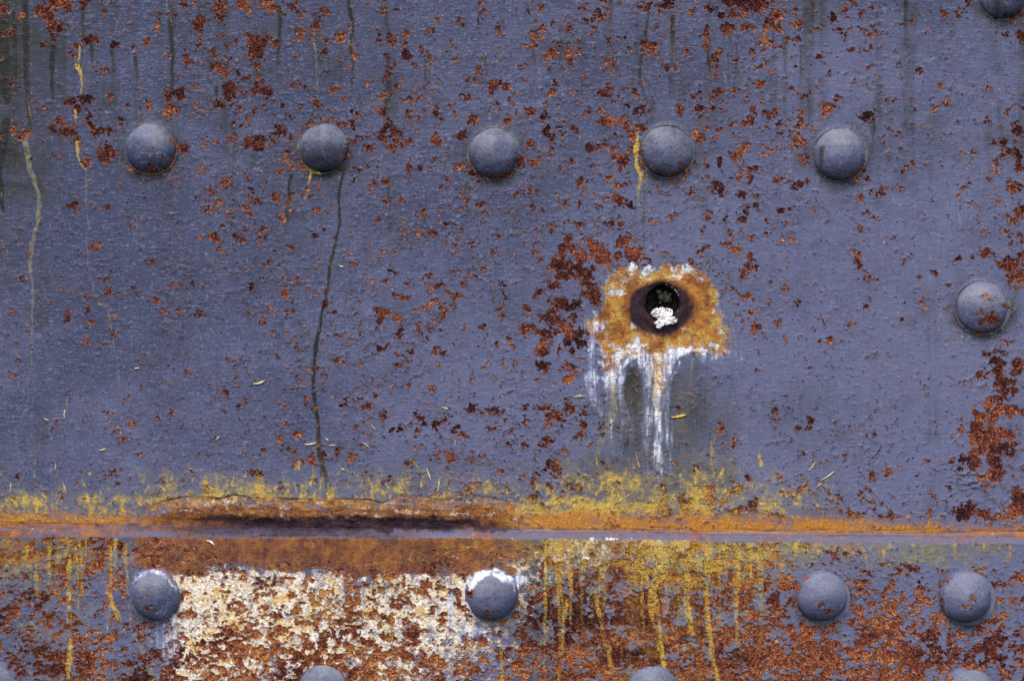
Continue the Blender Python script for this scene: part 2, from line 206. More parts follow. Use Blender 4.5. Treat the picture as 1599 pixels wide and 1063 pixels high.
# ---- small flecks, their density read off the photograph
dens = coarse([0, 100, 200, 300, 400, 500, 600, 700, 800], [
    "3 3 3 4 5 4 4 4 4 4 5 6 6 3 2 2 4", "2 2 3 4 4 4 4 4 4 4 4 4 4 3 2 1 2", "3 3 3 4 4 5 5 4 4 5 4 5 4 3 2 2 4",
    "2 2 2 4 4 4 4 4 4 5 3 4 3 2 1 2 5", "2 2 2 4 4 4 5 5 6 8 4 4 2 1 1 2 4", "1 1 2 3 3 3 5 5 5 6 2 4 2 1 1 2 4",
    "1 1 2 3 3 4 5 5 5 6 3 4 2 2 2 3 5", "2 2 3 3 4 5 5 5 5 6 4 4 3 3 2 4 5", "3 3 3 4 4 4 4 4 4 4 5 5 4 4 3 4 7"])
clump = np.clip(0.5 + 0.9 * fbm(45, 35, 31), 0, 1.4)
fleck = np.full((NY, NX), -9.0, np.float32)
for _ in range(34000):
    x = rng.uniform(X0, X1); y = rng.uniform(Y0, 826)
    i = int((x - X0) / ST); j = int((y - Y0) / ST)
    if rng.random() > dens[j, i] * clump[j, i] * 1.0 or near_rivet(x, y, 1.05): continue
    r = min(3.8, 0.62 * math.exp(rng.normal(0.40, 0.5)))
    blob(fleck, x, y, r * rng.uniform(.8, 1.5), r * rng.uniform(.8, 1.3), pad=5)
    if r > 2.4 and rng.random() < .5:
        for _k in range(3):
            blob(fleck, x + rng.normal(0, 6), y + rng.normal(0, 5), r * .6, r * .6, pad=5)
rust = np.maximum(rust, fleck)

# ---- the lower plate is crusted all over: density tables
LR = [845, 870, 895, 920, 950, 985, 1020, 1060]
ld = coarse(LR, [
    "5 5 4 1 1 1 1 1 1 2 3 2 2 1 1 1 1", "7 7 6 2 1 1 1 2 2 4 6 5 3 2 1 1 1", "4 5 5 2 2 3 3 3 2 5 7 6 4 3 3 2 3",
    "4 4 3 2 3 4 4 3 2 6 7 6 6 4 5 3 4", "5 4 2 2 4 5 5 3 3 8 8 6 6 5 6 3 3", "5 5 3 4 5 6 6 4 4 7 8 7 6 5 7 4 4",
    "4 6 4 6 6 7 7 5 4 8 8 7 8 8 9 6 5", "4 7 6 6 7 8 7 6 5 8 8 7 8 9 9 5 5"])
LOW = ~UP
cream_d = ((PX > 260) & (PX < 790)).astype(np.float32)
lr = (ld - 0.60) * 8 + 2.0 * fbm(24, 22, 41) * (cream_d < .3) + 7.5 * fbm(13, 11, 40, oct=3, gain=.95)
lr = np.where(ld < 0.14, lr - 4, lr)
rust = np.where(LOW & (PY > EDGE_B(gx)[None, :] - 2), np.maximum(lr, -9), rust)
cream = np.where(LOW, coarse(LR, [
    "0 0 1 0 0 0 0 0 0 2 3 1 0 0 0 0 0", "0 0 3 2 0 0 0 0 2 4 2 1 0 0 0 0 0", "0 0 2 9 6 5 5 5 4 1 0 0 0 0 0 0 0",
    "0 0 1 9 9 8 8 7 4 0 0 0 0 0 0 0 0", "0 0 1 9 8 8 8 7 3 0 0 0 0 0 0 0 0", "0 0 1 9 8 7 7 6 2 0 0 0 0 0 0 0 0",
    "0 0 1 9 7 6 6 5 2 0 0 0 0 0 0 0 0", "0 0 1 9 6 5 5 4 1 0 0 0 0 0 0 0 0"]), 0)
cream = cream * sstep(215, 300, PX + 26 * fbm(40, 40, 43, oct=5, gain=.65)) * (.92 + .42 * fbm(60, 42, 135, oct=5, gain=.7))
# ochre washes above and below the ledge
oc_up = coarse([640, 660, 700, 730, 755, 775, 795, 812, 828], [
    "0 0 0 0 0 0 0 0 0 0 0 0 0 0 0 0 0", "0 0 0 0 0 0 0 0 0 2 2 1 0 0 0 0 0", "0 0 0 0 0 1 1 0 0 2 3 2 1 0 0 0 0",
    "0 0 1 2 1 2 2 2 2 3 4 4 2 0 0 0 0", "2 1 2 5 5 3 4 4 3 4 6 5 4 1 0 0 0", "5 4 3 7 6 5 5 5 4 5 7 6 5 2 0 0 0",
    "5 5 4 5 4 4 4 4 6 8 8 7 6 3 1 0 0", "8 8 5 5 4 4 4 5 8 9 9 8 7 5 3 1 1", "9 9 8 6 5 5 5 7 9 9 9 9 9 8 8 7 7"])
oc_lo = coarse(LR, [
    "5 5 3 2 2 4 5 6 7 8 9 8 9 4 4 3 2", "6 5 4 1 3 4 4 5 6 6 7 8 7 3 3 2 1", "4 3 2 1 2 2 2 2 3 4 6 6 5 1 1 1 1",
    "3 3 2 3 3 5 5 3 2 3 5 5 3 1 1 0 0", "3 3 2 3 3 5 4 3 3 3 4 4 3 1 1 0 0", "3 3 2 3 3 4 3 2 2 3 4 4 3 1 1 0 0",
    "2 3 2 2 2 3 3 2 2 3 4 4 3 2 2 0 0", "2 3 2 2 2 3 3 2 2 3 3 4 3 2 2 0 0"])
ochre = np.where(UP, oc_up, oc_lo * 1.08) * (0.82 + 0.35 * fbm(26, 12, 44))
# upward licks of yellow over the ledge
lick = np.clip(fbm(14, 20, 45, oct=5, gain=.7), 0, 1) * sstep(700, 770, PY) * (oc_up > .1)
ochre = np.where(UP, ochre * (1.02 + .26 * fbm(30, 24, 172) + .2 * sstep(800, 815, PY)) + 0.58 * lick, ochre)
otone = np.where(UP, sstep(778, 822, PY + 6 * fbm(30, 10, 46)) * 0.95, 0.28 + 0.35 * fbm(40, 40, 47))
otone = np.where(UP & (PY < 792), 0.15 + 0.12 * fbm(20, 20, 48), otone)
brown = np.where(LOW, sstep(190, 235, PX + 12 * fbm(25, 12, 49)) * (1 - sstep(690, 960, PX + 40 * fbm(50, 16, 59)))
                 * (1 - sstep(880, 898, PY + 15 * fbm(46, 30, 50, oct=5, gain=.65) - 6 * sstep(500, 600, PX))), 0) * 0.95
brown = np.where(LOW, np.maximum(brown, 0.45 * (ld > .3) * (1 - sstep(140, 260, PX)) * (PY < 880)), brown)
cream = np.where(brown > .5, cream * 0.1, cream)

for _ in range(150):                                     # feathery yellow flecks thrown up above the ledge
    x = rng.choice([rng.uniform(230, 760), rng.uniform(850, 1230), rng.uniform(0, 800)]); y = 800 - abs(rng.normal(28, 28)); a = math.radians(90 + rng.normal(0, 28)); ln = rng.uniform(3, 12)
    if y < 690: continue
    stroke(ochre if rng.random() < .6 else olive, [(x - ln * math.cos(a), y + ln * math.sin(a)), (x + ln * math.cos(a), y - ln * math.sin(a))], rng.uniform(1.6, 3.6), 1.2, rng.uniform(.75, 1.05), .6)
# bare scaled pocket above the ledge, shade painted into its dark rust, and the tan band where paint has come away
pk = [(190, 818), (260, 806), (330, 801), (400, 804), (470, 807), (520, 804), (600, 807), (650, 803), (700, 808), (760, 811), (810, 820), (830, 830), (205, 830)]
w = (slice(int((740 - Y0) / ST), int((850 - Y0) / ST)), slice(int((120 - X0) / ST), int((960 - X0) / ST)))
pd = polygon(pk, WX[w], WY[w])
dark[w] = np.maximum(dark[w], sstep(-4, 7, pd) * (0.38 + 0.58 * sstep(290, 420, PX[w]) * (1 - .5 * sstep(700, 800, PX[w])) + .25 * fbm(30, 12, 134, PX[w], PY[w])))
PAINT_LINE = [(170, 806), (200, 797), (235, 786), (280, 776), (300, 773), (345, 777), (365, 772), (400, 776), (470, 778), (555, 777), (578, 780), (600, 783),
              (620, 774), (655, 773), (680, 778), (700, 779), (715, 773), (760, 774), (820, 786), (900, 800)]
pl = np.interp(gx, [p[0] for p in PAINT_LINE], [p[1] for p in PAINT_LINE])[None, :] + 1.5 * fbm(14, 14, 51)
inx = sstep(170, 290, PX) * (1 - sstep(730, 860, PX))
bare = sstep(-0.8, 0.8, PY - pl) * inx * UP
cream = np.where(UP, np.maximum(cream, bare * (0.14 + .40 * fbm(40, 7, 52, oct=5, gain=.7)) * (1 - dark)), cream)
ochre = np.where(UP, np.maximum(ochre, bare * (0.56 + .42 * fbm(30, 8, 53, oct=5, gain=.7))), ochre)
otone = np.where(UP & (bare > .4), 0.62 + 0.3 * fbm(18, 8, 54), otone)
brown = np.where(UP, np.maximum(brown, bare * (.12 + .88 * sstep(pl + 11, pl + 24, PY + 6 * fbm(24, 24, 171)))), brown)
dark = np.maximum(dark, 1.0 * np.exp(-((PY - pl - .8) / (1.3 + .7 * fbm(40, 40, 56))) ** 2) * inx * UP * sstep(-.5, .5, fbm(45, 45, 55) + .1))
dark = np.maximum(dark, 0.5 * np.exp(-(((PX - 238) / 22) ** 2 + ((PY - 772) / 9) ** 2)))

# ---- runs
D, O, Y_ = grime_shade, olive, ochre
stroke(D, [(540, -20), (552, 40), (548, 75), (553, 95), (551, 145)], 4, 2.5, .95, .55)
stroke(D, [(540, 262), (530, 300), (529, 340), (520, 390), (511, 450), (500, 500)], 2.8, 3, .8, 1.0)
stroke(D, [(500, 500), (493, 540), (492, 600), (495, 660), (498, 700)], 3.6, 3.6, 1.2, 1.2)
stroke(D, [(498, 700), (505, 735), (514, 775)], 5, 6, .8, .45)
stroke(D, [(38, -20), (40, 60), (42, 120), (46, 200)], 6, 5, .6, .4)
stroke(O, [(37, 205), (45, 265), (60, 305), (61, 345), (50, 380), (49, 410)], 5.5, 5, .8, .75)
stroke(O, [(47, 410), (53, 450), (50, 530), (50, 575), (44, 600), (45, 640), (51, 665)], 3.5, 2.5, .7, .4)
stroke(O, [(44, 150), (47, 185)], 1.5, 1.5, .7)
stroke(D, [(5, -20), (6, 60), (7, 120), (10, 160)], 9, 6, .7, .35)
stroke(D, [(8, 190), (0, 260), (5, 330)], 8, 3, .9, .5)
stroke(D, [(83, 60), (83, 170)], 5, 4, .6, .3)
stroke(D, [(130, 10), (130, 55)], 5, 4, .8, .5); stroke(D, [(142, 60), (146, 105)], 5, 3, .8, .5)
stroke(O, [(128, -10), (130, 20)], 2, 2, .6)
stroke(Y_, [(123, 72), (125, 85), (121, 103)], 3, 2.5, .8, .7); stroke(Y_, [(122, 103), (127, 118), (129, 135), (127, 150)], 4.5, 1.5, .95, .6)
stroke(Y_, [(117, 172), (118, 200)], 3, 1.5, .95, .7); stroke(Y_, [(122, 222), (122, 245), (128, 258), (134, 266)], 4, 2, .85, .6)
stroke(O, [(134, 262), (137, 350), (139, 420), (147, 450), (155, 472)], 3, 2.5, .55, .5)
stroke(O, [(155, 474), (166, 478), (174, 515)], 2.5, 2.5, .8, .6); stroke(O, [(174, 515), (184, 560), (187, 615)], 2.5, 4, .45, .45)
stroke(O, [(208, 632), (213, 660), (217, 720)], 2.5, 3, .5, .4)
stroke(O, [(257, -10), (263, 20), (266, 40)], 3, 2.5, .8, .5); stroke(D, [(265, 30), (268, 90), (267, 145)], 4.5, 4, .7, .5)
stroke(D, [(438, 15), (436, 100)], 4, 3, .7, .4); stroke(O, [(489, 40), (492, 70), (498, 140), (500, 190)], 2.5, 2, .75, .5)
stroke(D, [(402, 60), (402, 120)], 5, 2, .8, .4); stroke(D, [(670, 80), (673, 130)], 3.5, 1.5, .8, .4); stroke(Y_, [(671, 92), (673, 115)], 1.8, 1.2, .6)
stroke(D, [(605, 90), (605, 230)], 5, 4, .4, .25); stroke(D, [(608, 280), (608, 360)], 4, 3, .5, .3)
stroke(D, [(1013, 10), (1006, 70), (998, 105), (998, 120), (1006, 150)], 4, 3, .7, .45); stroke(D, [(1020, 160), (1018, 190)], 6, 5, .5, .4)
stroke(O, [(1033, 10), (1036, 60), (1031, 130)], 2, 2, .5, .3); stroke(D, [(1105, 50), (1110, 130)], 4, 2, .8, .3)
stroke(D, [(1208, 20), (1208, 115)], 4, 3, .5, .3); stroke(D, [(1140, 55), (1142, 90)], 3, 2, .5, .3)
stroke(Y_, [(998, 208), (995, 235), (996, 262), (1001, 275)], 3.8, 4.5, 1.0, .95)
stroke(Y_, [(1001, 272), (994, 300), (1000, 330)], 4, 3, .7, .35); stroke(O, [(1008, 270), (1003, 330), (1005, 395)], 7, 5, .5, .3)
stroke(D, [(1005, 290), (1005, 400)], 3, 3, .6, .4); stroke(O, [(985, 310), (984, 360)], 3, 2, .45, .3)
stroke(Y_, [(486, 266), (478, 300), (474, 312)], 3.5, 2, .85, .4); stroke(O, [(477, 285), (473, 330)], 2, 1.5, .5)
stroke(D, [(455, 275), (450, 330), (446, 365)], 4.5, 3, .8, .35)
stroke(D, [(627, 500), (624, 540)], 4, 3, .6, .3); stroke(O, [(704, 470), (702, 590)], 5, 4, .3, .25)
stroke(O, [(104, 620), (101, 655)], 2.5, 2, .6); stroke(O, [(493, 690), (492, 760)], 4, 5, .5, .6)
stroke(D, [(1588, 455), (1588, 520)], 8, 4, .35, .2); stroke(D, [(828, 290), (829, 350)], 4, 3, .4, .2)
for (x, y0, y1) in [(212, 90, 140), (326, 80, 110), (176, 80, 120), (395, 215, 260), (547, 440, 480), (860, 500, 540), (1225, 60, 120), (390, 490, 520), (755, 90, 130), (730, 290, 330)]:
    stroke(D, [(x, y0), (x + 1, y1)], 4.5, 2.5, .5, .2)
for _ in range(70):
    x = rng.uniform(-20, 1620); y = rng.choice([rng.uniform(-40, 120), rng.uniform(-40, 330)]); ln = rng.uniform(25, 110)
    if x > 1250 and rng.random() < .6: continue
    stroke(D if rng.random() < .72 else O, [(x, y), (x + rng.normal(0, 2), y + ln * .5), (x + rng.normal(0, 3), y + ln)], rng.uniform(2, 5), rng.uniform(1.5, 3), rng.uniform(.3, .62), .12)
# faint vertical washes from above
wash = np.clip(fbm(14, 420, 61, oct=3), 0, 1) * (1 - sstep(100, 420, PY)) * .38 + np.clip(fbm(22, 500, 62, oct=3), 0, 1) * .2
grime_shade += wash * UP
grime_shade += UP * (.34 * np.clip(fbm(80, 60, 68, oct=5, gain=.7) + .2, 0, 1) + .16 * np.exp(-((PY - 245) / 45) ** 2) * np.clip(.6 + fbm(60, 30, 69), 0, 1.4))
grime_shade += UP * (.34 * (1 - sstep(0, 170, PX)) * (1 - sstep(150, 480, PY)) + .2 * (1 - sstep(0, 90, PX)))  # left and top left: dirt, plus the dark end of the painted light gradient
# grime rings round the rivets, with shade painted on and under their lower halves
CHALK_LIGHT = zero()
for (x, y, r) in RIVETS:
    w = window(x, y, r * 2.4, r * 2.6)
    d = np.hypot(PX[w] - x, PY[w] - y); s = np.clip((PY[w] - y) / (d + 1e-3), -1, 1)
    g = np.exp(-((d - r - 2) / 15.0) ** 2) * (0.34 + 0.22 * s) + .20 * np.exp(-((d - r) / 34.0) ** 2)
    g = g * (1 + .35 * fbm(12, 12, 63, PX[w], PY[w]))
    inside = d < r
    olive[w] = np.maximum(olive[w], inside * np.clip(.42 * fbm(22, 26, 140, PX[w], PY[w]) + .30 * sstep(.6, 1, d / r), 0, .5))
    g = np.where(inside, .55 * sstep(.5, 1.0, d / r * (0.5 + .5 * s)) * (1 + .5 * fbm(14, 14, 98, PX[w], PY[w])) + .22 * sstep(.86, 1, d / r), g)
    grime_shade[w] = np.maximum(grime_shade[w], g * (1.0 if y < 700 else .75))
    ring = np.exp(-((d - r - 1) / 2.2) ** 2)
    CHALK_LIGHT[w] = np.maximum(CHALK_LIGHT[w], inside * (.75 + .5 * fbm(30, 20, 141, PX[w], PY[w])) * (1 - sstep(-.55, .35, (PY[w] - y) / r + .25 * fbm(18, 18, 67, PX[w], PY[w]))))  # top light painted on the heads as a patchy, chalky paling
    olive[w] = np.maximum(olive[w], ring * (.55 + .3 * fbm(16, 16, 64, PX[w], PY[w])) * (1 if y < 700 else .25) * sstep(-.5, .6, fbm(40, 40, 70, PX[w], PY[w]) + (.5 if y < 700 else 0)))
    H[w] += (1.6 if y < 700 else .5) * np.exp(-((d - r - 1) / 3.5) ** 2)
stroke(Y_, [(478, 262), (488, 268), (500, 272)], 3.5, 3.5, .8, .8, warp=False)
for _ in range(75):
    q = rng.random()
    x = rng.uniform(850, 1215) if q < .62 else (rng.uniform(-20, 215) if q < .86 else rng.uniform(1230, 1600)); y = rng.uniform(840, 860); ln = rng.uniform(25, 190) * (1 if q < .86 else .3)
    stroke(ochre if rng.random() < .7 else olive, [(x, y), (x + rng.normal(0, 2), y + ln * .5), (x + rng.normal(0, 5), y + ln)], rng.uniform(2.5, 6), rng.uniform(1.5, 3), rng.uniform(.7, 1.05), .4)
# yellow runs on the lower plate
RUNS = zero()
for pts, a, b, s0, s1 in [
    ([(1034, 840), (1028, 870), (1024, 895), (1018, 925), (1026, 955), (1028, 1000), (1036, 1035)], 6, 5, 1.0, .9),
    ([(1052, 850), (1040, 880), (1030, 905)], 6, 4, 1.0, .8), ([(1008, 880), (1012, 930), (1020, 975)], 4, 3, .8, .7),
    ([(1076, 855), (1072, 900), (1070, 940), (1078, 985)], 6, 5, .95, .7), ([(1103, 855), (1105, 960), (1110, 1020), (1121, 1065)], 4, 4, .8, .6),
    ([(1152, 855), (1153, 905), (1147, 960), (1147, 1000)], 5, 3, .95, .6), ([(1203, 845), (1211, 888)], 3, 2, 1, .8),
    ([(1170, 850), (1172, 905)], 4, 3, .9, .6), ([(1130, 850), (1128, 900)], 4, 3, .8, .5), ([(1186, 850), (1186, 900)], 4, 3, .8, .5),
    ([(1421, 848), (1423, 870)], 4, 3, .75, .5), ([(1490, 848), (1488, 870)], 4, 3, .6, .4), ([(1573, 852), (1570, 880)], 4, 3, .6, .4),
    ([(860, 848), (860, 905)], 5, 4, .8, .6), ([(890, 850), (891, 920), (877, 960), (876, 1060)], 4, 5, .8, .4),
    ([(936, 898), (932, 930), (944, 985), (955, 1045)], 5, 4, .75, .5), ([(112, 875), (109, 940), (113, 1000), (107, 1066)], 4, 5, .75, .6),
    ([(166, 905), (178, 935), (190, 965)], 4, 4, .7, .6), ([(60, 880), (64, 930)], 4, 3, .6, .4), ([(131, 880), (127, 970)], 4, 3, .65, .45),
    ([(784, 960), (783, 1065)], 4, 4, .5, .5), ([(3, 860), (4, 910)], 5, 4, .7, .4), ([(510, 925), (512, 990)], 8, 5, .7, .5), ([(610, 935), (612, 1010)], 6, 5, .6, .4)]:
    stroke(RUNS, pts, a * 1.3, b * 1.3, min(1.1, s0 * 1.25), min(1.1, s1 * 1.25)); stroke(olive, pts, a * 2.2, b * 2.2, s0 * .45, s1 * .45)
RUNS *= np.clip(.92 + .65 * fbm(8, 22, 132), .05, 1.25); ochre = np.maximum(ochre, RUNS); otone = np.where(LOW, np.clip(otone + .35 * fbm(14, 30, 133), 0, 1), otone)
stroke(olive, [(212, 988), (232, 1025), (246, 1066)], 6, 6, .95, .9); stroke(olive, [(264, 975), (262, 1066)], 5, 5, .5, .5)
stroke(olive, [(190, 965), (192, 975)], 4, 4, .6)
for x in (1060, 1090, 1117, 1140, 1163, 1180, 1196):
    stroke(olive, [(x, 848), (x + 1, 900)], 4, 3, .7, .3)
olive = np.where(LOW, np.maximum(olive, .72 * sstep(1180, 1230, PX) * (1 - sstep(862, 915, PY)) * (0.75 + .6 * fbm(30, 14, 65))), olive)
grime_shade = np.where(LOW, np.maximum(grime_shade, .12 + .22 * np.clip(fbm(22, 120, 66), 0, 1) + .4 * (1 - sstep(860, 930, PX)) * sstep(780, 820, PX)), grime_shade)

# ---- weeping hole: bare ochre apron, lime crust and runs
HX, HY, HR = 1034.5, 471.5, 27.0
ap = [(941, 440), (952, 428), (968, 421), (985, 414), (1005, 415), (1030, 418), (1055, 411), (1080, 413), (1098, 424), (1110, 440), (1118, 452), (1125, 478), (1134, 500),
      (1144, 518), (1150, 535), (1153, 548), (1130, 552), (1105, 556), (1085, 550), (1068, 546), (1052, 548), (1044, 560), (1040, 590), (1036, 622), (1022, 626),
      (1018, 600), (1014, 565), (1004, 556), (990, 556), (976, 564), (966, 585), (958, 592), (950, 586), (942, 568), (934, 540), (924, 522), (906, 510), (915, 500), (935, 490), (938, 465)]
w = (slice(int((390 - Y0) / ST), int((650 - Y0) / ST)), slice(int((880 - X0) / ST), int((1190 - X0) / ST)))
AX = PX[w] + 5 * fbm(16, 16, 71, PX[w], PY[w]) + 1.6 * fbm(5, 5, 72, PX[w], PY[w])
AY = PY[w] + 5 * fbm(16, 16, 73, PX[w], PY[w]) + 1.6 * fbm(5, 5, 74, PX[w], PY[w])
sd = polygon(ap, AX, AY)
m = sstep(-5, 7, sd + 7 * fbm(12, 12, 136, PX[w], PY[w], 4, .8)) * (1 - .75 * sstep(1118, 1150, PX[w] + 8 * fbm(9, 9, 173, PX[w], PY[w])))
ochre[w] = np.maximum(ochre[w], m)
otone[w] = otone[w] * (1 - m) + m * (.62 + .6 * fbm(18, 18, 75, PX[w], PY[w], oct=5, gain=.7))
brown[w] = np.maximum(brown[w], m * np.clip(.40 + .8 * fbm(22, 18, 76, PX[w], PY[w], oct=5, gain=.75), 0, .95))
lime[w] = np.maximum(lime[w], (.50 - .22 * sstep(1085, 1110, PX[w])) * np.exp(-((sd - 2) / 7.0) ** 2) * np.clip(.35 + 1.3 * fbm(22, 22, 77, PX[w], PY[w]), 0, 1.3))
cream[w] = np.maximum(cream[w], m * np.clip(.0 + .45 * fbm(15, 15, 88, PX[w], PY[w]) + np.clip(.55 + .4 * fbm(30, 12, 170, PX[w], PY[w]), .1, 1) * (1 - sstep(412, 452, PY[w])) * .70 + .26 * sstep(515, 552, PY[w]), 0, .6))
keep = sd > 0
rust[w] = np.where(keep, np.minimum(rust[w], -2.5 + 3.2 * fbm(9, 9, 78, PX[w], PY[w])), rust[w])
H[w] += -1.0 * m + .5 * m * fbm(10, 10, 79, PX[w], PY[w])
for x, y, rx, ry, a in [(961, 456, 13, 9, .95), (936, 510, 11, 9, .95), (986, 417, 9, 6, .9), (1009, 424, 12, 11, .9), (1062, 420, 22, 9, .72), (1090, 437, 6, 6, .9),
                        (924, 536, 9, 18, .68), (993, 539, 10, 15, 1), (1056, 549, 18, 10, 1), (1112, 484, 5, 5, .85), (1125, 516, 5, 7, .8), (962, 560, 9, 13, 1), (943, 569, 6, 9, 1),
                        (1118, 539, 9, 7, .9), (1100, 550, 12, 6, .9), (1075, 548, 9, 6, .95), (1137, 547, 8, 5, .75), (1118, 556, 10, 4, .7), (975, 437, 10, 7, .7), (930, 490, 6, 5, .5), (955, 540, 8, 8, .6), (968, 551, 9, 8, .9)]:
    soft(lime, x, y, rx * 1.05, ry * 1.05, a * .80)
VEIL = zero()
for pts, a, b, s0, s1 in [
    ([(962, 590), (972, 570), (982, 560), (996, 556), (1006, 562), (1012, 575)], 6, 5, 1, .9),
    ([(1012, 575), (1014, 605), (1014, 640), (1010, 690)], 4.5, 4, .85, .35), ([(1002, 566), (1006, 590), (1009, 620)], 3, 2, .7, .4),
    ([(1072, 548), (1058, 555), (1047, 572)], 7, 5, 1, .95), ([(1052, 556), (1043, 590), (1036, 640), (1034, 660)], 6, 4, .75, .4),
    ([(1062, 566), (1052, 584), (1042, 606)], 3, 2.5, .8, .5), ([(1090, 552), (1120, 553), (1150, 556)], 6, 5, .55, .35),
    ([(1018, 560), (1017, 600), (1021, 640)], 3.5, 3, .85, .6), ([(1039, 560), (1036, 600), (1033, 625)], 3.5, 3, .85, .7),
    ([(1026, 615), (1026, 650), (1026, 690), (1027, 728)], 9, 8.5, .72, .88), ([(1015, 655), (1016, 715)], 6, 6, .55, .55), ([(1038, 660), (1037, 720)], 5, 5, .5, .5),
    ([(968, 580), (966, 600), (972, 615), (975, 640), (986, 655)], 6, 5, .72, .45), ([(974, 640), (968, 680), (965, 700)], 7, 7, .5, .42), ([(955, 655), (956, 690)], 3, 3, .65, .4),
    ([(926, 515), (928, 550), (925, 580)], 6, 5, .68, .6), ([(922, 588), (940, 590), (955, 600)], 4, 4, 1, .9), ([(918, 590), (928, 620), (938, 645), (942, 652)], 4, 3, .68, .55), ([(946, 600), (947, 635)], 4, 4, .55, .4)]:
    stroke(lime, pts, a, b, s0 * .72, s1 * .66); stroke(VEIL, pts, a * 3.8, b * 3.6, s0 * .56, s1 * .52)
VEIL *= np.clip(.8 + .9 * fbm(10, 60, 83), .1, 1.3); lime = np.maximum(lime * np.clip(.92 + .5 * fbm(9, 22, 84), .3, 1.1), VEIL)
stroke(ochre, [(950, 570), (956, 590), (958, 612)], 5, 4, 1, .8); stroke(olive, [(956, 600), (959, 640), (950, 665), (938, 690), (932, 712)], 10, 8, .85, .6)
stroke(olive, [(1022, 630), (1010, 665), (1002, 700), (1000, 740)], 5, 6, .5, .35); stroke(olive, [(965, 640), (962, 700)], 4, 4, .5, .4)
stroke(ochre, [(1026, 560), (1027, 600), (1023, 622)], 7, 6, .9, .85); stroke(cream, [(1027, 555), (1028, 600), (1026, 650)], 9, 8, .62, .45); stroke(olive, [(1020, 615), (1016, 650)], 5, 4, .6, .4); stroke(ochre, [(1112, 690), (1114, 735)], 3.5, 3, .62, .5); stroke(olive, [(1082, 560), (1081, 620)], 5, 4, .65, .35)
stroke(olive, [(1117, 670), (1113, 740), (1110, 780)], 4, 4, .55, .4)
soft(olive, 910, 619, 10, 4, .6)
# damp purple scale round the hole
hd = np.hypot((PX[w] - 1030) / 56.0, (PY[w] - 481) / 47.0) + .07 * fbm(24, 24, 80, PX[w], PY[w]) + .10 * sstep(40, 10, PY[w] - 420) 
halo = 1 - sstep(.80, 1.04, hd)
dark[w] = np.maximum(dark[w], .97 * halo); lime[w] *= (1 - halo); ochre[w] = np.maximum(ochre[w], .6 * halo)
brown[w] = np.maximum(brown[w], 0.9 * (1 - sstep(.95, 1.22, hd + .05 * fbm(8, 8, 81, PX[w], PY[w]))))
brown[w] = np.maximum(brown[w], .9 * np.exp(-((PX[w] - 1028) / 14) ** 2 - ((PY[w] - 535) / 13) ** 2))
rust[w] = np.where(halo > .3, -6, rust[w])
dust_h = np.exp(-((PX - 1034) / 16) ** 2 - ((PY - 507) / 11) ** 2)
# grey-brown wash below it
gw = (1 - sstep(.35, 1.30, np.hypot((PX - 1038) / 130.0, (PY - 650) / 120.0) + .25 * fbm(26, 90, 82))) * (PY > 545)
gw = np.maximum(gw, .8 * (1 - sstep(.6, 1.2, np.hypot((PX - 1020) / 150.0, (PY - 740) / 60.0) + .25 * fbm(30, 50, 85))))
grime_shade = np.maximum(grime_shade, .66 * gw); olive = np.maximum(olive, gw * .42 * (.8 + .7 * fbm(18, 90, 86)))
soft(grime_shade, 988, 605, 17, 46, .85); soft(grime_shade, 979, 690, 7, 9, .9); soft(grime_shade, 984, 720, 18, 30, .55)
lime = np.where((np.hypot((PX - 989) / 15, (PY - 608) / 36) < 1), lime * .3, lime)
# pale specks on the right
for x, y, rx, ry in [(1500, 325, 22, 30), (1478, 370, 25, 25), (1462, 400, 16, 18), (1525, 215, 12, 18), (1545, 60, 10, 10), (1530, 520, 40, 26), (1450, 440, 10, 16)]:
    soft(lime, x, y, rx * 1.3, ry * 1.3, .20)
# two rivets below carry lime
def arc_lime(x, y, r, a0, a1, r0, r1, amp):
    w = window(x, y, r * 1.3, r * 1.3)
    d = np.hypot(WX[w] - x, WY[w] - y) / r; a = np.degrees(np.arctan2(y - WY[w], WX[w] - x)) % 360
    mm = sstep(a0 - 8, a0 + 8, a) * (1 - sstep(a1 - 8, a1 + 8, a)) * sstep(r0 - .04, r0 + .04, d) * (1 - sstep(r1 - .03, r1 + .03, d))
    lime[w] = np.maximum(lime[w], amp * mm)
arc_lime(768, 927, 41, 92, 160, .72, .99, .82); arc_lime(768, 927, 41, 40, 92, .70, .97, .8); arc_lime(768, 927, 41, 12, 50, .86, .98, .75); arc_lime(768, 927, 41, 60, 240, 1.0, 1.07, .8)
arc_lime(244, 928, 41, 55, 150, .82, .97, .55); arc_lime(244, 928, 41, 15, 60, .90, .99, .52); arc_lime(244, 928, 41, 20, 170, 1.0, 1.05, .5)
soft(lime, 812, 900, 12, 10, .75); soft(lime, 705, 950, 8, 40, .62); soft(lime, 740, 985, 40, 12, .5); soft(lime, 265, 985, 24, 60, .4); soft(lime, 222, 895, 14, 9, .36)
w = window(735, 920, 12, 12); blob(rust, 736, 922, 5, 9)
for (x, y, r) in RIVETS:
    w = window(x, y, r * 1.1, r * 1.1); d = np.hypot(PX[w] - x, PY[w] - y)
    if y > 840:
        sel = d < r * 1.02
        rust[w] = np.where(sel, -3.2 + 2.6 * fbm(9, 9, 90, PX[w], PY[w]), rust[w]); cream[w] = np.where(sel, 0, cream[w]); ochre[w] = np.where(sel, ochre[w] * .2, ochre[w])
        brown[w] = np.where(sel, 0, brown[w]); olive[w] = np.where(d < r * .97, 0, olive[w])
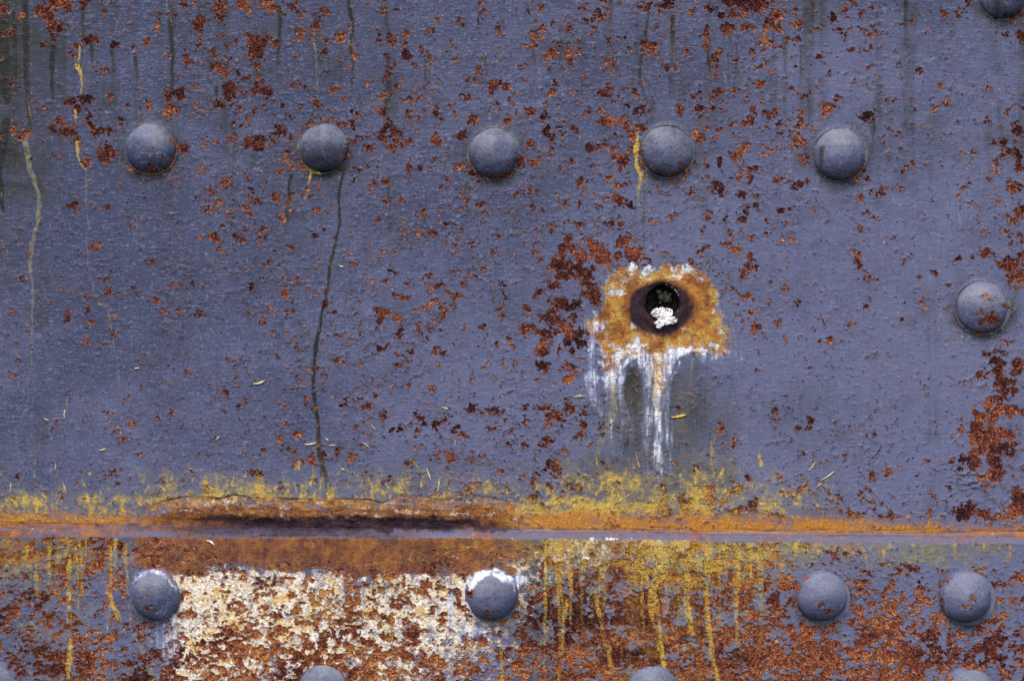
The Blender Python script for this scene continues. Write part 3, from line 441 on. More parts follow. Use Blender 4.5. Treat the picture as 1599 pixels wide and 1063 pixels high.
for x, y, rx, ry in [(1277, 937, 7, 4), (1290, 950, 6, 3), (1508, 928, 5, 5), (1500, 944, 8, 3), (737, 921, 5, 9), (762, 955, 8, 3), (1543, 499, 16, 7.5), (1530, 503, 6, 4), (1537, 465, 8, 2.2), (1563, 476, 7, 2.5), (237, 920, 4, 2.5), (240, 948, 12, 3)]:
    blob(rust, x, y, rx, ry)

# ---- ledge tint
on_ledge = (PY > edge_row - 1) & (PY < EDGE_B(gx)[None, :] + 1.5)
band = sstep(-2.0, 1.0, PY - edge_row + 1.2 * fbm(20, 8, 92)) * (1 - sstep(-1.5, 1.0, PY - EDGE_B(gx)[None, :] + 1.4 * fbm(30, 8, 91)))
for f in (rust,): f[:] = np.where(band > .4, np.minimum(f, -3.0 + 2.6 * fbm(22, 4, 93)), f)
for f in (ochre, cream, olive, grime_shade, brown): f *= (1 - .9 * band)
lp = (1 - sstep(500, 800, PX)) * sstep(150, 330, PX)
brown = np.maximum(brown, band * (.34 * (1 - sstep(60, 420, PX)) + .34 + .35 * fbm(50, 5, 96)))
dark = np.maximum(dark, band * (.66 + .2 * fbm(40, 5, 99)) * lp)
dust = band * (.55 + .45 * sstep(700, 1000, PX) + .35 * fbm(40, 4, 94))
ochre = np.maximum(ochre, band * .62 * np.exp(-((PY - edge_row - .5) / 3.0) ** 2) * np.clip(sstep(720, 850, PX) + 1 - sstep(120, 170, PX), 0, 1))
lime = np.maximum(lime, .8 * np.clip(.3 + 1.4 * fbm(12, 5, 97), 0, 1) * np.exp(-((PY - EDGE_B(gx)[None, :] + 1) / 3.0) ** 2) * sstep(905, 930, PX) * (1 - sstep(985, 1010, PX)))
olive = np.maximum(olive, .3 * np.exp(-((PX - 1020) / 12) ** 2 - ((PY - 838) / 5) ** 2))

rtone = np.clip(.58 + .55 * fbm(34, 30, 95) - .10 * (rust > 3) + LOW * .12 + .30 * cream * LOW, 0, 1.1)
for x, y, rx, ry, t in [(395, 10, 40, 25, .85), (1290, 172, 14, 12, 1), (1240, 170, 20, 20, .8), (1375, 960, 55, 35, .95), (1340, 1030, 90, 40, .95), (1230, 1020, 60, 60, .8), (620, 490, 30, 20, .9),
                        (930, 390, 30, 20, .75), (1560, 330, 40, 60, .8), (1575, 410, 40, 30, .45), (160, 385, 15, 8, .95), (900, 950, 60, 50, .15), (850, 970, 40, 30, .1), (1560, 660, 20, 25, .9), (1040, 930, 80, 40, .4)]:
    w = window(x, y, rx * 2, ry * 2); g = np.exp(-((PX[w] - x) / rx) ** 2 - ((PY[w] - y) / ry) ** 2)
    rtone[w] = rtone[w] * (1 - g) + t * g

crk = np.zeros_like(H)
for k in range(5):
    yy = edge_row - 3.2 + 2.0 * k + 1.6 * fbm(60, 60, 150 + k, PX, PX * 0 + 3, 4)
    on = sstep(.0, .35, fbm(70, 400, 160 + k) + .15) * np.clip(sstep(520, 850, PX) + (1 - sstep(120, 260, PX)), .25, 1)
    crk = np.maximum(crk, on * np.exp(-((PY - yy) / .8) ** 2))
dark = np.maximum(dark, .62 * crk); H -= .9 * crk
# ---- relief, in pixels towards the camera
H += .9 * fbm(170, 130, 101, oct=2) + .10 * fbm(26, 5, 102) + .06 * fbm(5, 3, 103, oct=2)
for _ in range(5200):                                    # paint blisters and grit
    x = rng.uniform(X0, X1); y = rng.uniform(Y0, Y1); r = rng.uniform(1.5, 3.4) * (1.6 if rng.random() < .04 else 1)
    w = window(x, y, r * 2.2, r * 2.2)
    if w is None: continue
    H[w] += rng.uniform(.25, .85) * (1 if rng.random() < .8 else -1) * np.exp(-((PX[w] - x) / r) ** 2 - ((PY[w] - y) / (r * .8)) ** 2)
rm = sstep(-.6, 1.2, rust)
H += -.75 * rm + rm * (.55 * fbm(6, 6, 104, oct=2) + .5 * fbm(14, 14, 105, oct=2)) + .85 * np.exp(-((rust + 1.3) / 1.1) ** 2) * np.clip(.6 + fbm(8, 8, 106), 0, 1.6)
H += .35 * sstep(.4, .8, lime + .3 * fbm(6, 6, 107)) * (1 + .6 * fbm(4, 4, 108, oct=2)) + .6 * sstep(.4, .8, cream + .5 * fbm(7, 7, 109)) * LOW
H += UP * (-.6 * bare + (.2 + .5 * fbm(40, 20, 57)) * np.exp(-((PY - pl + 2.5) / 3.0) ** 2) * inx + .6 * bare * fbm(30, 4, 58))
jag = 2.5 * fbm(30, 12, 110) + 1.2 * fbm(8, 6, 111)
pocket = sstep(-3, 14, (PY - (edge_row - 21)) + jag) * sstep(190, 330, PX) * (1 - sstep(720, 840, PX))
H -= UP * pocket * (3.6 + 2.0 * fbm(40, 20, 112))
# lips of lifted paint near the right-hand patches
lift = np.clip(fbm(20, 5, 113), 0, 1) * np.exp(-((PX - 1520) / 40) ** 2 - ((PY - 745) / 40) ** 2)
H += 3.0 * lift
edge_fade = sstep(X0, -8, PX) * (1 - sstep(1607, X1, PX)) * sstep(Y0, -8, PY)
ochre = np.clip(ochre, 0, 1); grime_shade = np.clip(grime_shade, 0, 1) * edge_fade; olive *= edge_fade

light_grad = np.clip(.50 + .34 * (PX - 800) / 800 + .40 * (PY - 420) / 500 + .25 * fbm(160, 110, 130) + .12 * fbm(40, 24, 131), 0, 1)  # light gradient put into the paint colour: darker top left, paler bottom right
light_grad = np.clip(np.maximum(light_grad, CHALK_LIGHT * .9), 0, 1)
FIELDS = dict(light_grad=light_grad, chalk_light=CHALK_LIGHT, rust=rust, rtone=rtone, ochre=ochre, otone=np.clip(otone, 0, 1), grime_shade=grime_shade, olive=np.clip(olive, 0, 1), brown=np.clip(brown, 0, 1), dark=np.clip(dark, 0, 1), lime=np.clip(lime, 0, 1), cream=np.clip(cream, 0, 1), dust=np.clip(dust, 0, 1))

def sample(f, x, y):
    u = np.clip((np.asarray(x) - X0) / ST, 0, NX - 1.001); v = np.clip((np.asarray(y) - Y0) / ST, 0, NY - 1.001)
    i = u.astype(int); j = v.astype(int); a = u - i; b = v - j
    return (f[j, i] * (1 - a) + f[j, i + 1] * a) * (1 - b) + (f[j + 1, i] * (1 - a) + f[j + 1, i + 1] * a) * b

# ------------------------------------------------------------------ materials
class G:
    """short-hand for building node trees"""
    def __init__(s, name):
        s.m = bpy.data.materials.new(name); s.m.use_nodes = True
        s.t = s.m.node_tree; s.t.nodes.clear()
        s.out = s.t.nodes.new("ShaderNodeOutputMaterial")
        s.p = s.t.nodes.new("ShaderNodeBsdfPrincipled")
        s.t.links.new(s.p.outputs[0], s.out.inputs[0])
    def put(s, sock, v):
        if isinstance(v, bpy.types.NodeSocket): s.t.links.new(v, sock)
        elif v is not None:
            if isinstance(v, (tuple, list)) and len(v) == 3 and sock.type == 'RGBA': v = (*v, 1)
            sock.default_value = v
    def math(s, op, a, b=None, c=None, clamp=False):
        n = s.t.nodes.new("ShaderNodeMath"); n.operation = op; n.use_clamp = clamp
        for k, v in enumerate((a, b, c)):
            if v is not None: s.put(n.inputs[k], v)
        return n.outputs[0]
    def mix(s, f, a, b):
        n = s.t.nodes.new("ShaderNodeMix"); n.data_type = 'RGBA'
        s.put(n.inputs[0], f); s.put(n.inputs[6], a); s.put(n.inputs[7], b)
        return n.outputs[2]
    def attr(s, name):
        n = s.t.nodes.new("ShaderNodeAttribute"); n.attribute_name = name
        return n.outputs["Fac"]
    def pix(s, sx=1, sy=1):
        g = s.t.nodes.new("ShaderNodeNewGeometry")
        n = s.t.nodes.new("ShaderNodeVectorMath"); n.operation = 'MULTIPLY'
        s.t.links.new(g.outputs["Position"], n.inputs[0]); n.inputs[1].default_value = (sx / S, 1 / S, sy / S)
        return n.outputs[0]
    def noise(s, vec, size, detail=2, rough=.5):
        """about -.5 .. .5"""
        n = s.t.nodes.new("ShaderNodeTexNoise"); s.put(n.inputs["Vector"], vec)
        n.inputs["Scale"].default_value = 1.0 / size; n.inputs["Detail"].default_value = detail; n.inputs["Roughness"].default_value = rough
        return s.math('MULTIPLY', s.math('SUBTRACT', n.outputs[0], .5), 1.7)
    def vor(s, vec, size):
        n = s.t.nodes.new("ShaderNodeTexVoronoi"); s.put(n.inputs["Vector"], vec); n.inputs["Scale"].default_value = 1.0 / size
        return n.outputs["Distance"], n.outputs["Color"]
    def step(s, v, lo, hi):
        n = s.t.nodes.new("ShaderNodeMapRange"); n.interpolation_type = 'SMOOTHSTEP'
        s.put(n.inputs["Value"], v); s.put(n.inputs["From Min"], lo); s.put(n.inputs["From Max"], hi)
        return n.outputs[0]
    def add(s, a, b, k=1.0):
        return s.math('MULTIPLY_ADD', b, k, a)
    def bump(s, h, strength=1.0):
        b = s.t.nodes.new("ShaderNodeBump"); b.inputs["Distance"].default_value = S; b.inputs["Strength"].default_value = strength
        s.put(b.inputs["Height"], h); s.t.links.new(b.outputs[0], s.p.inputs["Normal"])
    def done(s, col, rough, spec=.4):
        s.put(s.p.inputs["Base Color"], col); s.put(s.p.inputs["Roughness"], rough); s.put(s.p.inputs["Specular IOR Level"], spec)
        return s.m

def rust_colour(g, P, tone, depth):
    n1 = g.noise(P, 5.0, 3, .65); n2 = g.noise(P, 2.3, 2, .6)
    t = g.add(g.add(g.math('MULTIPLY', tone, .8), n1, 1.05), n2, 1.25)
    t = g.add(t, g.step(depth, 1.8, .1), .38)              # flaking edge is fresher and paler than the scale inside
    c = g.mix(g.step(t, .0, .42), (.020, .008, .009), (.095, .026, .021))
    c = g.mix(g.step(t, .42, .82), c, (.305, .088, .042))
    return g.mix(g.step(t, .84, 1.25), c, (.62, .270, .090)), n1, n2

def plate_material():
    g = G("weathered_paint")
    P = g.pix(); PB = g.pix(.16, 1); PV = g.pix(1, .12)
    a = {k: g.attr(k) for k in FIELDS}
    nL = g.noise(P, 150, 4, .6); nM = g.noise(P, 26, 4, .6); nF = g.noise(P, 4.0, 3, .6); nG = g.noise(P, 9.0, 3, .6)
    nB = g.noise(PB, 2.6, 3, .6); nV = g.noise(PV, 5, 3, .6); nX = g.noise(P, 1.9, 1, .5); nC = g.noise(P, 13, 5, .80)
    # blue-grey paint with brush marks and a mottled, painted-in light gradient
    c = g.mix(g.step(g.add(g.add(a['light_grad'], nM, .4), nF, .25), -.05, 1.05), PAINT_A, PAINT_B)
    ch = g.math('MULTIPLY', a['chalk_light'], g.step(g.add(g.add(nF, nG, .9), nM, .9), -.75, .45))
    c = g.mix(g.math('MULTIPLY', ch, .80), c, (.205, .212, .220))  # rivet tops lightened in the colour, as if lit from above
    c = g.mix(g.step(g.add(g.add(nB, nF, .9), nX, .5), .0, .6), c, PAINT_HI)
    c = g.mix(g.step(g.math('MULTIPLY', nF, -1.0), .12, .5), c, PAINT_LO)
    # pin-prick rust and grit in the paint
    d, vc = g.vor(P, 8.5)
    sep = g.t.nodes.new("ShaderNodeSeparateColor"); g.t.links.new(vc, sep.inputs[0])
    pick = g.step(g.add(sep.outputs[0], nM, .45), .40, .48)
    pin = g.math('MULTIPLY', g.step(g.add(d, nF, .3), .26, .10), pick)
    c = g.mix(g.math('MULTIPLY', g.math('MULTIPLY', pin, .8), g.math('MULTIPLY_ADD', a['chalk_light'], -.8, 1.0)), c, g.mix(sep.outputs[1], (.22, .058, .055), (.026, .014, .018)))
    d2, vc2 = g.vor(P, 6.0)
    sep2 = g.t.nodes.new("ShaderNodeSeparateColor"); g.t.links.new(vc2, sep2.inputs[0])
    chip = g.math('MULTIPLY', g.step(d2, .22, .10), g.step(sep2.outputs[0], .78, .82))
    c = g.mix(g.math('MULTIPLY', chip, .55), c, (.26, .27, .31))
    # stains
    fg = g.math('MULTIPLY', g.step(g.add(g.add(a['grime_shade'], nV, .35), nF, .35), .08, .95), .92)  # grime, plus the shade painted on the rivets
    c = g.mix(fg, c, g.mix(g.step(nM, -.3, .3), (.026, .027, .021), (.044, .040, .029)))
    fg2 = g.step(g.add(g.add(a['grime_shade'], nF, .5), nG, .3), .62, 1.15)
    c = g.mix(g.math('MULTIPLY', fg2, .9), c, (.012, .013, .013))
    fo = g.step(g.add(g.add(a['olive'], nF, .45), nV, .3), .25, .95)
    c = g.mix(g.math('MULTIPLY', fo, .8), c, g.mix(g.step(nG, -.3, .3), (.13, .125, .075), (.26, .23, .14)))
    fd0 = g.math('MULTIPLY', a['dust'], g.step(g.add(nF, nB, .6), -.6, .4))
    c = g.mix(g.math('MULTIPLY', fd0, .85), c, g.mix(g.step(g.add(nB, nF, .8), -.4, .45), (.058, .038, .042), (.150, .106, .108)))
    fw = g.step(g.add(g.add(a['ochre'], nM, .30), nV, .22), .10, .95)
    wc = g.mix(g.step(g.add(a['otone'], nM, .5), .1, .8), (.235, .195, .075), (.30, .125, .030))
    c = g.mix(g.math('MULTIPLY', fw, .85), c, wc)
    fy = g.step(g.add(g.add(g.add(a['ochre'], nG, .6), nF, .50), g.add(g.math('MULTIPLY', nV, .22), nC, .55), 1.0), .40, 1.10)
    yc = g.mix(g.step(g.add(a['otone'], nG, .6), .1, .75), (.58, .375, .068), (.46, .185, .028))
    yc = g.mix(g.step(nF, .0, .45), yc, g.mix(a['otone'], (.82, .60, .14), (.66, .34, .07)))
    yc = g.mix(g.step(g.math('MULTIPLY', nX, -1), .1, .4), yc, (.15, .07, .026))
    c = g.mix(g.math('MULTIPLY', fy, .90), c, yc)
    fb = g.step(g.add(g.add(a['brown'], nM, .35), nF, .45), .22, .82)
    bc = g.mix(g.step(g.add(g.add(g.add(nM, nG, .8), nV, .25), nX, .7), -.5, .5), (.10, .034, .02), (.32, .12, .03))
    c = g.mix(g.math('MULTIPLY', fb, .92), c, bc)
    # cream crust and lime
    fc = g.step(g.add(g.add(a['cream'], nC, 1.25), nX, .3), .22, .74)
    cc = g.mix(g.step(g.add(g.add(nF, nX, .6), nC, .9), -.55, .25), (.52, .33, .17), (.88, .79, .67))
    cc = g.mix(g.step(g.add(nM, nG, .9), -.02, .38), cc, (.70, .44, .14))
    cc = g.mix(g.step(g.add(g.math('MULTIPLY', nM, -1), g.add(nG, nX, 1), .8), .12, .55), cc, (.36, .35, .38))
    d3, vc3 = g.vor(P, 7.0)
    dots = g.math('MULTIPLY', g.math('MULTIPLY', g.step(g.add(d3, nX, .25), .40, .22), a['cream']), g.step(nG, -.25, .1))
    c = g.mix(fc, c, cc)
    c = g.mix(g.math('MULTIPLY', dots, .85), c, g.mix(g.step(g.add(nG, nX, .8), -.3, .4), (.07, .027, .02), (.30, .12, .035)))
    # rust
    r1 = g.noise(P, 3.0, 2, .6)
    rs = g.add(a['rust'], r1, 3.4)
    fr = g.step(rs, -.25, .65)
    rc, n1, n2 = rust_colour(g, P, a['rtone'], rs)
    # a thin broken edge of undercoat round each patch
    rim = g.math('MULTIPLY', g.step(rs, -1.9, -.6), g.math('SUBTRACT', 1.0, fr))
    c = g.mix(g.math('MULTIPLY', rim, g.step(g.add(nF, nG, .5), -.25, .25)), c, g.mix(g.step(nG, -.2, .2), (.24, .145, .14), (.045, .040, .055)))
    under = g.math('SUBTRACT', 1.0, g.math('MULTIPLY', fc, .0))
    c = g.mix(fr, c, rc)
    ow = g.step(g.add(g.add(a['ochre'], nV, .8), nM, .3), .15, .9)
    c = g.mix(g.math('MULTIPLY', g.math('MULTIPLY', ow, fr), .42), c, (.42, .175, .035))
    # yellow runs lie over the rust too
    c = g.mix(g.math('MULTIPLY', g.math('MULTIPLY', g.step(g.add(g.add(a['ochre'], nG, .5), nX, .5), .46, .88), fr), .85), c, yc)
    fk = g.step(g.add(g.add(g.add(a['dark'], nF, .35), nX, .25), nC, .45), .12, .90)
    c = g.mix(g.math('MULTIPLY', fk, .97), c, g.mix(g.step(g.add(nG, nX, .5), -.25, .5), (.020, .012, .019), (.052, .030, .043)))
    fl = g.step(g.add(g.add(g.add(a['lime'], nV, .75), nC, .55), nF, .25), .38, 1.0)
    fth = g.math('MULTIPLY', g.step(g.add(g.add(a['lime'], nV, .40), nF, .12), .10, .85), .66)
    c = g.mix(fth, c, (.31, .365, .57))
    lc = g.mix(g.step(g.add(g.add(nF, nX, .6), nG, .5), -.6, .0), (.56, .38, .20), (.85, .83, .80))
    c = g.mix(fl, c, lc)
    # relief
    h = g.math('MULTIPLY', nB, .28)
    h = g.add(h, nF, .22)
    h = g.add(h, chip, .5)
    h = g.add(h, pin, -.35)
    h = g.add(h, g.math('MULTIPLY', fr, g.add(-.95, g.add(n1, n2, 1.0), 1.9)))
    h = g.add(h, rim, .35)
    h = g.add(h, g.math('MULTIPLY', g.math('MAXIMUM', fl, fc), g.add(.3, g.add(nF, nX, .8), .7)))
    h = g.add(h, g.math('MULTIPLY', g.math('MAXIMUM', fy, fb), nX), .5)
    g.bump(h, 1.15)
    gl = g.math('MAXIMUM', g.math('MAXIMUM', fr, fc), g.math('MAXIMUM', fl, g.math('MAXIMUM', fy, fb)))
    ro = g.math('MULTIPLY_ADD', gl, .35, g.math('MULTIPLY_ADD', nF, .2, .52))
    return g.done(c, ro, g.math('MULTIPLY_ADD', gl, -.08, .16))

PAINT_A = (.047, .053, .100); PAINT_B = (.120, .125, .208); PAINT_HI = (.155, .161, .250); PAINT_LO = (.044, .047, .085)
MAT = plate_material()

def crust_material():
    g = G("lime_deposit"); P = g.pix(); n = g.noise(P, 6, 3); f = g.noise(P, 2, 2)
    c = g.mix(g.step(g.add(g.noise(P, 11, 3), f, .6), -.22, .22), (.42, .31, .24), (.85, .84, .84))
    g.bump(g.math('MULTIPLY', f, 1.2)); return g.done(c, .8, .25)
def bore_material():
    g = G("damp_scale"); P = g.pix(); n = g.noise(P, 9, 3); f = g.noise(P, 2.5, 2)
    c = g.mix(g.step(g.add(n, f, .6), -.4, .5), (.012, .009, .011), (.055, .036, .036))
    g.bump(g.add(f, n, 2), .8); return g.done(c, .6, .4)
def rubble_material():
    g = G("grey_rubble"); P = g.pix(); f = g.noise(P, 3, 3)
    c = g.mix(g.step(f, -.4, .4), (.16, .14, .11), (.46, .43, .36))
    g.bump(f, .8); return g.done(c, .9, .2)
def straw_material(name, ca, cb):
    g = G(name); P = g.pix(); f = g.noise(P, 4, 2)
    g.bump(f, .4); return g.done(g.mix(g.step(f, -.4, .4), ca, cb), .7, .3)
M_CRUST, M_BORE, M_RUBBLE = crust_material(), bore_material(), rubble_material()
M_STRAW = straw_material("dry_straw", (.36, .30, .13), (.62, .54, .30)); M_ORANGE = straw_material("orange_leaf", (.50, .24, .035), (.72, .40, .10)); M_WHITE = straw_material("white_down", (.6, .58, .55), (.8, .78, .76))

# ------------------------------------------------------------------ mesh helpers
def W(px, py, h=0.0):
    """pixel position on the plate and height off it (pixels) to metres"""
    return ((px - CX) * S, -h * S, (CY - py) * S)

def tag(o, label, cat, group=None, kind=None):
    o["label"] = label; o["category"] = cat
    if group: o["group"] = group
    if kind: o["kind"] = kind
    return o

def build(name, co, faces, px, py, mat, parent=None):
    me = bpy.data.meshes.new(name)
    nv, nf = len(co), len(faces)
    me.vertices.add(nv); me.vertices.foreach_set("co", np.ascontiguousarray(co, np.float32).ravel())
    me.loops.add(nf * 4); me.loops.foreach_set("vertex_index", np.ascontiguousarray(faces, np.int32).ravel())
    me.polygons.add(nf); me.polygons.foreach_set("loop_start", np.arange(0, nf * 4, 4, dtype=np.int32))
    me.polygons.foreach_set("use_smooth", np.ones(nf, bool))
    me.update(calc_edges=True); me.validate()
    if px is not None:
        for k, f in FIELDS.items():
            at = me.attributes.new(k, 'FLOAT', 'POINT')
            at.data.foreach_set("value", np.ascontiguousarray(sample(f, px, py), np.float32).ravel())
    me.materials.append(mat)
    o = bpy.data.objects.new(name, me); sc.collection.objects.link(o)
    if parent: o.parent = parent
    return o

def grid_faces(r, c):
    i = np.arange(r * c).reshape(r, c)
    return np.stack([i[:-1, :-1], i[1:, :-1], i[1:, 1:], i[:-1, 1:]], -1).reshape(-1, 4)

def drop_unused(co, px, py, faces):
    used = np.zeros(len(co), bool); used[faces.ravel()] = True
    idx = np.cumsum(used) - 1
    return co[used], px[used], py[used], idx[faces]

LEDGE = 17.0                    # the lower plate stands this far proud (pixels)

# ------------------------------------------------------------------ upper plate, with the hole
jmax = int((842 - Y0) / ST)
ux = PX[:jmax].copy().ravel(); uy = PY[:jmax].copy().ravel(); uh = H[:jmax].ravel().copy()
dd = np.hypot(ux - HX, uy - HY); ang = np.arctan2(uy - HY, ux - HX)
hr = HR + .5 * np.sin(3 * ang + 1) + .35 * np.sin(7 * ang)
f = grid_faces(jmax, NX)
f = f[~(dd < hr - .4)[f].any(1)]
near = (dd >= hr - .4) & (dd < hr + 1.3)
ux = np.where(near, HX + np.cos(ang) * hr, ux); uy = np.where(near, HY + np.sin(ang) * hr, uy)
uh -= 2.2 * np.exp(-((np.maximum(dd, hr) - hr) / 2.5) ** 2)
uh += 1.3 * np.exp(-((dd - hr - 7) / 6.0) ** 2)
co = np.stack([(ux - CX) * S, -uh * S, (CY - uy) * S], 1)
co, qx, qy, f = drop_unused(co, ux, uy, f)
upper = build("steel_plate", co, f, qx, qy, MAT)
tag(upper, "large blue grey plate above the ledge, rust flecked, with a round drain hole", "steel plate", "riveted plates")
n = 96
a = np.linspace(0, 2 * math.pi, n + 1)
deps = np.array([-1.8, 3, 8, 16, 28, 42, 58.0])
A, DP = np.meshgrid(a, deps)
rr = HR + .5 * np.sin(3 * A + 1) + .35 * np.sin(7 * A) + .1 + np.where(DP > 0, .6 * np.sin(5 * A + DP * .3), 0)
co = np.stack([(HX + rr * np.cos(A) - CX) * S, DP * S, (CY - HY - rr * np.sin(A)) * S], -1)
co[0, :, 1] = 1.6 * S
build("hole_wall", co.reshape(-1, 3), grid_faces(len(deps), n + 1)[:, ::-1], None, None, M_BORE, upper)
R_, A2 = np.meshgrid(np.linspace(0.02, 1, 14), a)
co = np.stack([(HX + R_ * (HR + 3) * np.cos(A2) - CX) * S, (57 + 2.5 * np.sin(5 * R_ + 3 * A2)) * S, (CY - HY - R_ * (HR + 3) * np.sin(A2)) * S], -1)
build("hole_back", co.reshape(-1, 3), grid_faces(n + 1, 14), None, None, M_BORE, upper)

# ------------------------------------------------------------------ lower plate: sloped caulked edge, then the face
et, eb = EDGE_T(gx), EDGE_B(gx)
wob = 1.2 * fbm(40, 40, 121, gx, gx * 0 + 5, 3) + .5 * fbm(9, 9, 122, gx, gx * 0 + 9, 2)
rows_x, rows_y, rows_h = [], [], []
for t, hh in [(-1.6, -14), (-.5, -6), (0, -1)]:
    rows_x.append(gx); rows_y.append(et + t + wob * .8); rows_h.append(np.full(NX, hh, float))
NB = 14
for k in range(1, NB + 1):
    t = k / NB
    y = et + wob * .8 * (1 - t) + (eb - et) * t
    prof = LEDGE * (1 - (1 - t) ** 1.35)
    rows_x.append(gx); rows_y.append(y); rows_h.append(-1 + (prof + 1) * 1.0 + .7 * sample(fbm(40, 5, 123) + .4 * fbm(6, 4, 124), gx, y) * math.sin(math.pi * min(1, t * .9)))
j = int((852 - Y0) / ST)
yb = gy[j:]
for k, u in enumerate((.25, .5, .75)):
    y = eb + (yb[0] - eb) * u
    rows_x.append(gx); rows_y.append(y); rows_h.append(LEDGE + sample(H, gx, y) * (.3 + .2 * k))
for k, y in enumerate(yb):
    rows_x.append(gx); rows_y.append(np.full(NX, y)); rows_h.append(LEDGE + H[j + k])
lx, ly, lh = [np.array(v).ravel() for v in (rows_x, rows_y, rows_h)]
co = np.stack([(lx - CX) * S, -lh * S, (CY - ly) * S], 1)
lower = build("steel_plate", co, grid_faces(len(rows_x), NX), lx, ly, MAT)
tag(lower, "thicker lower plate forming the ledge, heavily rusted with a cream crust and yellow runs", "steel plate", "riveted plates")

# ------------------------------------------------------------------ the plates go on past the picture, in coarser mesh
def margin(parent, xs, ys, hs):
    X, Y = np.meshgrid(np.asarray(xs, float), np.asarray(ys, float)); h = np.repeat(np.asarray(hs, float)[:, None], X.shape[1], 1)
    o = build("plate_margin", np.stack([(X - CX) * S, -h * S, (CY - Y) * S], -1).reshape(-1, 3), grid_faces(*X.shape), None, None, MAT, parent)
    vals = dict(rust=6.0 * fbm(16, 16, 201, X, Y, 3, .9) + 6 * fbm(80, 70, 202, X, Y) - (5.5 if parent is upper else 1.0), rtone=.5 + .4 * fbm(40, 40, 203, X, Y), light_grad=.5 + .3 * fbm(150, 100, 204, X, Y),
                grime_shade=np.clip(.25 * fbm(20, 300, 205, X, Y), 0, 1), ochre=np.exp(-((Y - 825) / 18) ** 2) * .9, otone=.8 * np.ones_like(X))
    for k in FIELDS:
        o.data.attributes.new(k, 'FLOAT', 'POINT').data.foreach_set("value", np.ascontiguousarray(vals.get(k, np.zeros_like(X)), np.float32).ravel())
yu = np.arange(-700, 845, 8.0)
for xs in (np.arange(-800, X0 + 9, 8.0), np.arange(X1 - 6, 2400, 8.0)):
    margin(upper, xs, yu, np.full(len(yu), -1.5))
    e = float(EDGE_B(xs[len(xs) // 2])); yl = np.concatenate([[e - 17, e], np.arange(e + 8, 1700, 8.0)])
    margin(lower, xs, yl, np.concatenate([[-2.5], np.full(len(yl) - 1, LEDGE - 1.5)]))
xm = np.arange(X0 + 4, X1 - 1, 8.0)
yt = np.arange(-700, Y0 + 9, 8.0); margin(upper, xm, yt, np.full(len(yt), -2.5))
yb2 = np.arange(Y1 - 8, 1700, 8.0); margin(lower, xm, yb2, np.full(len(yb2), LEDGE - 2.5))

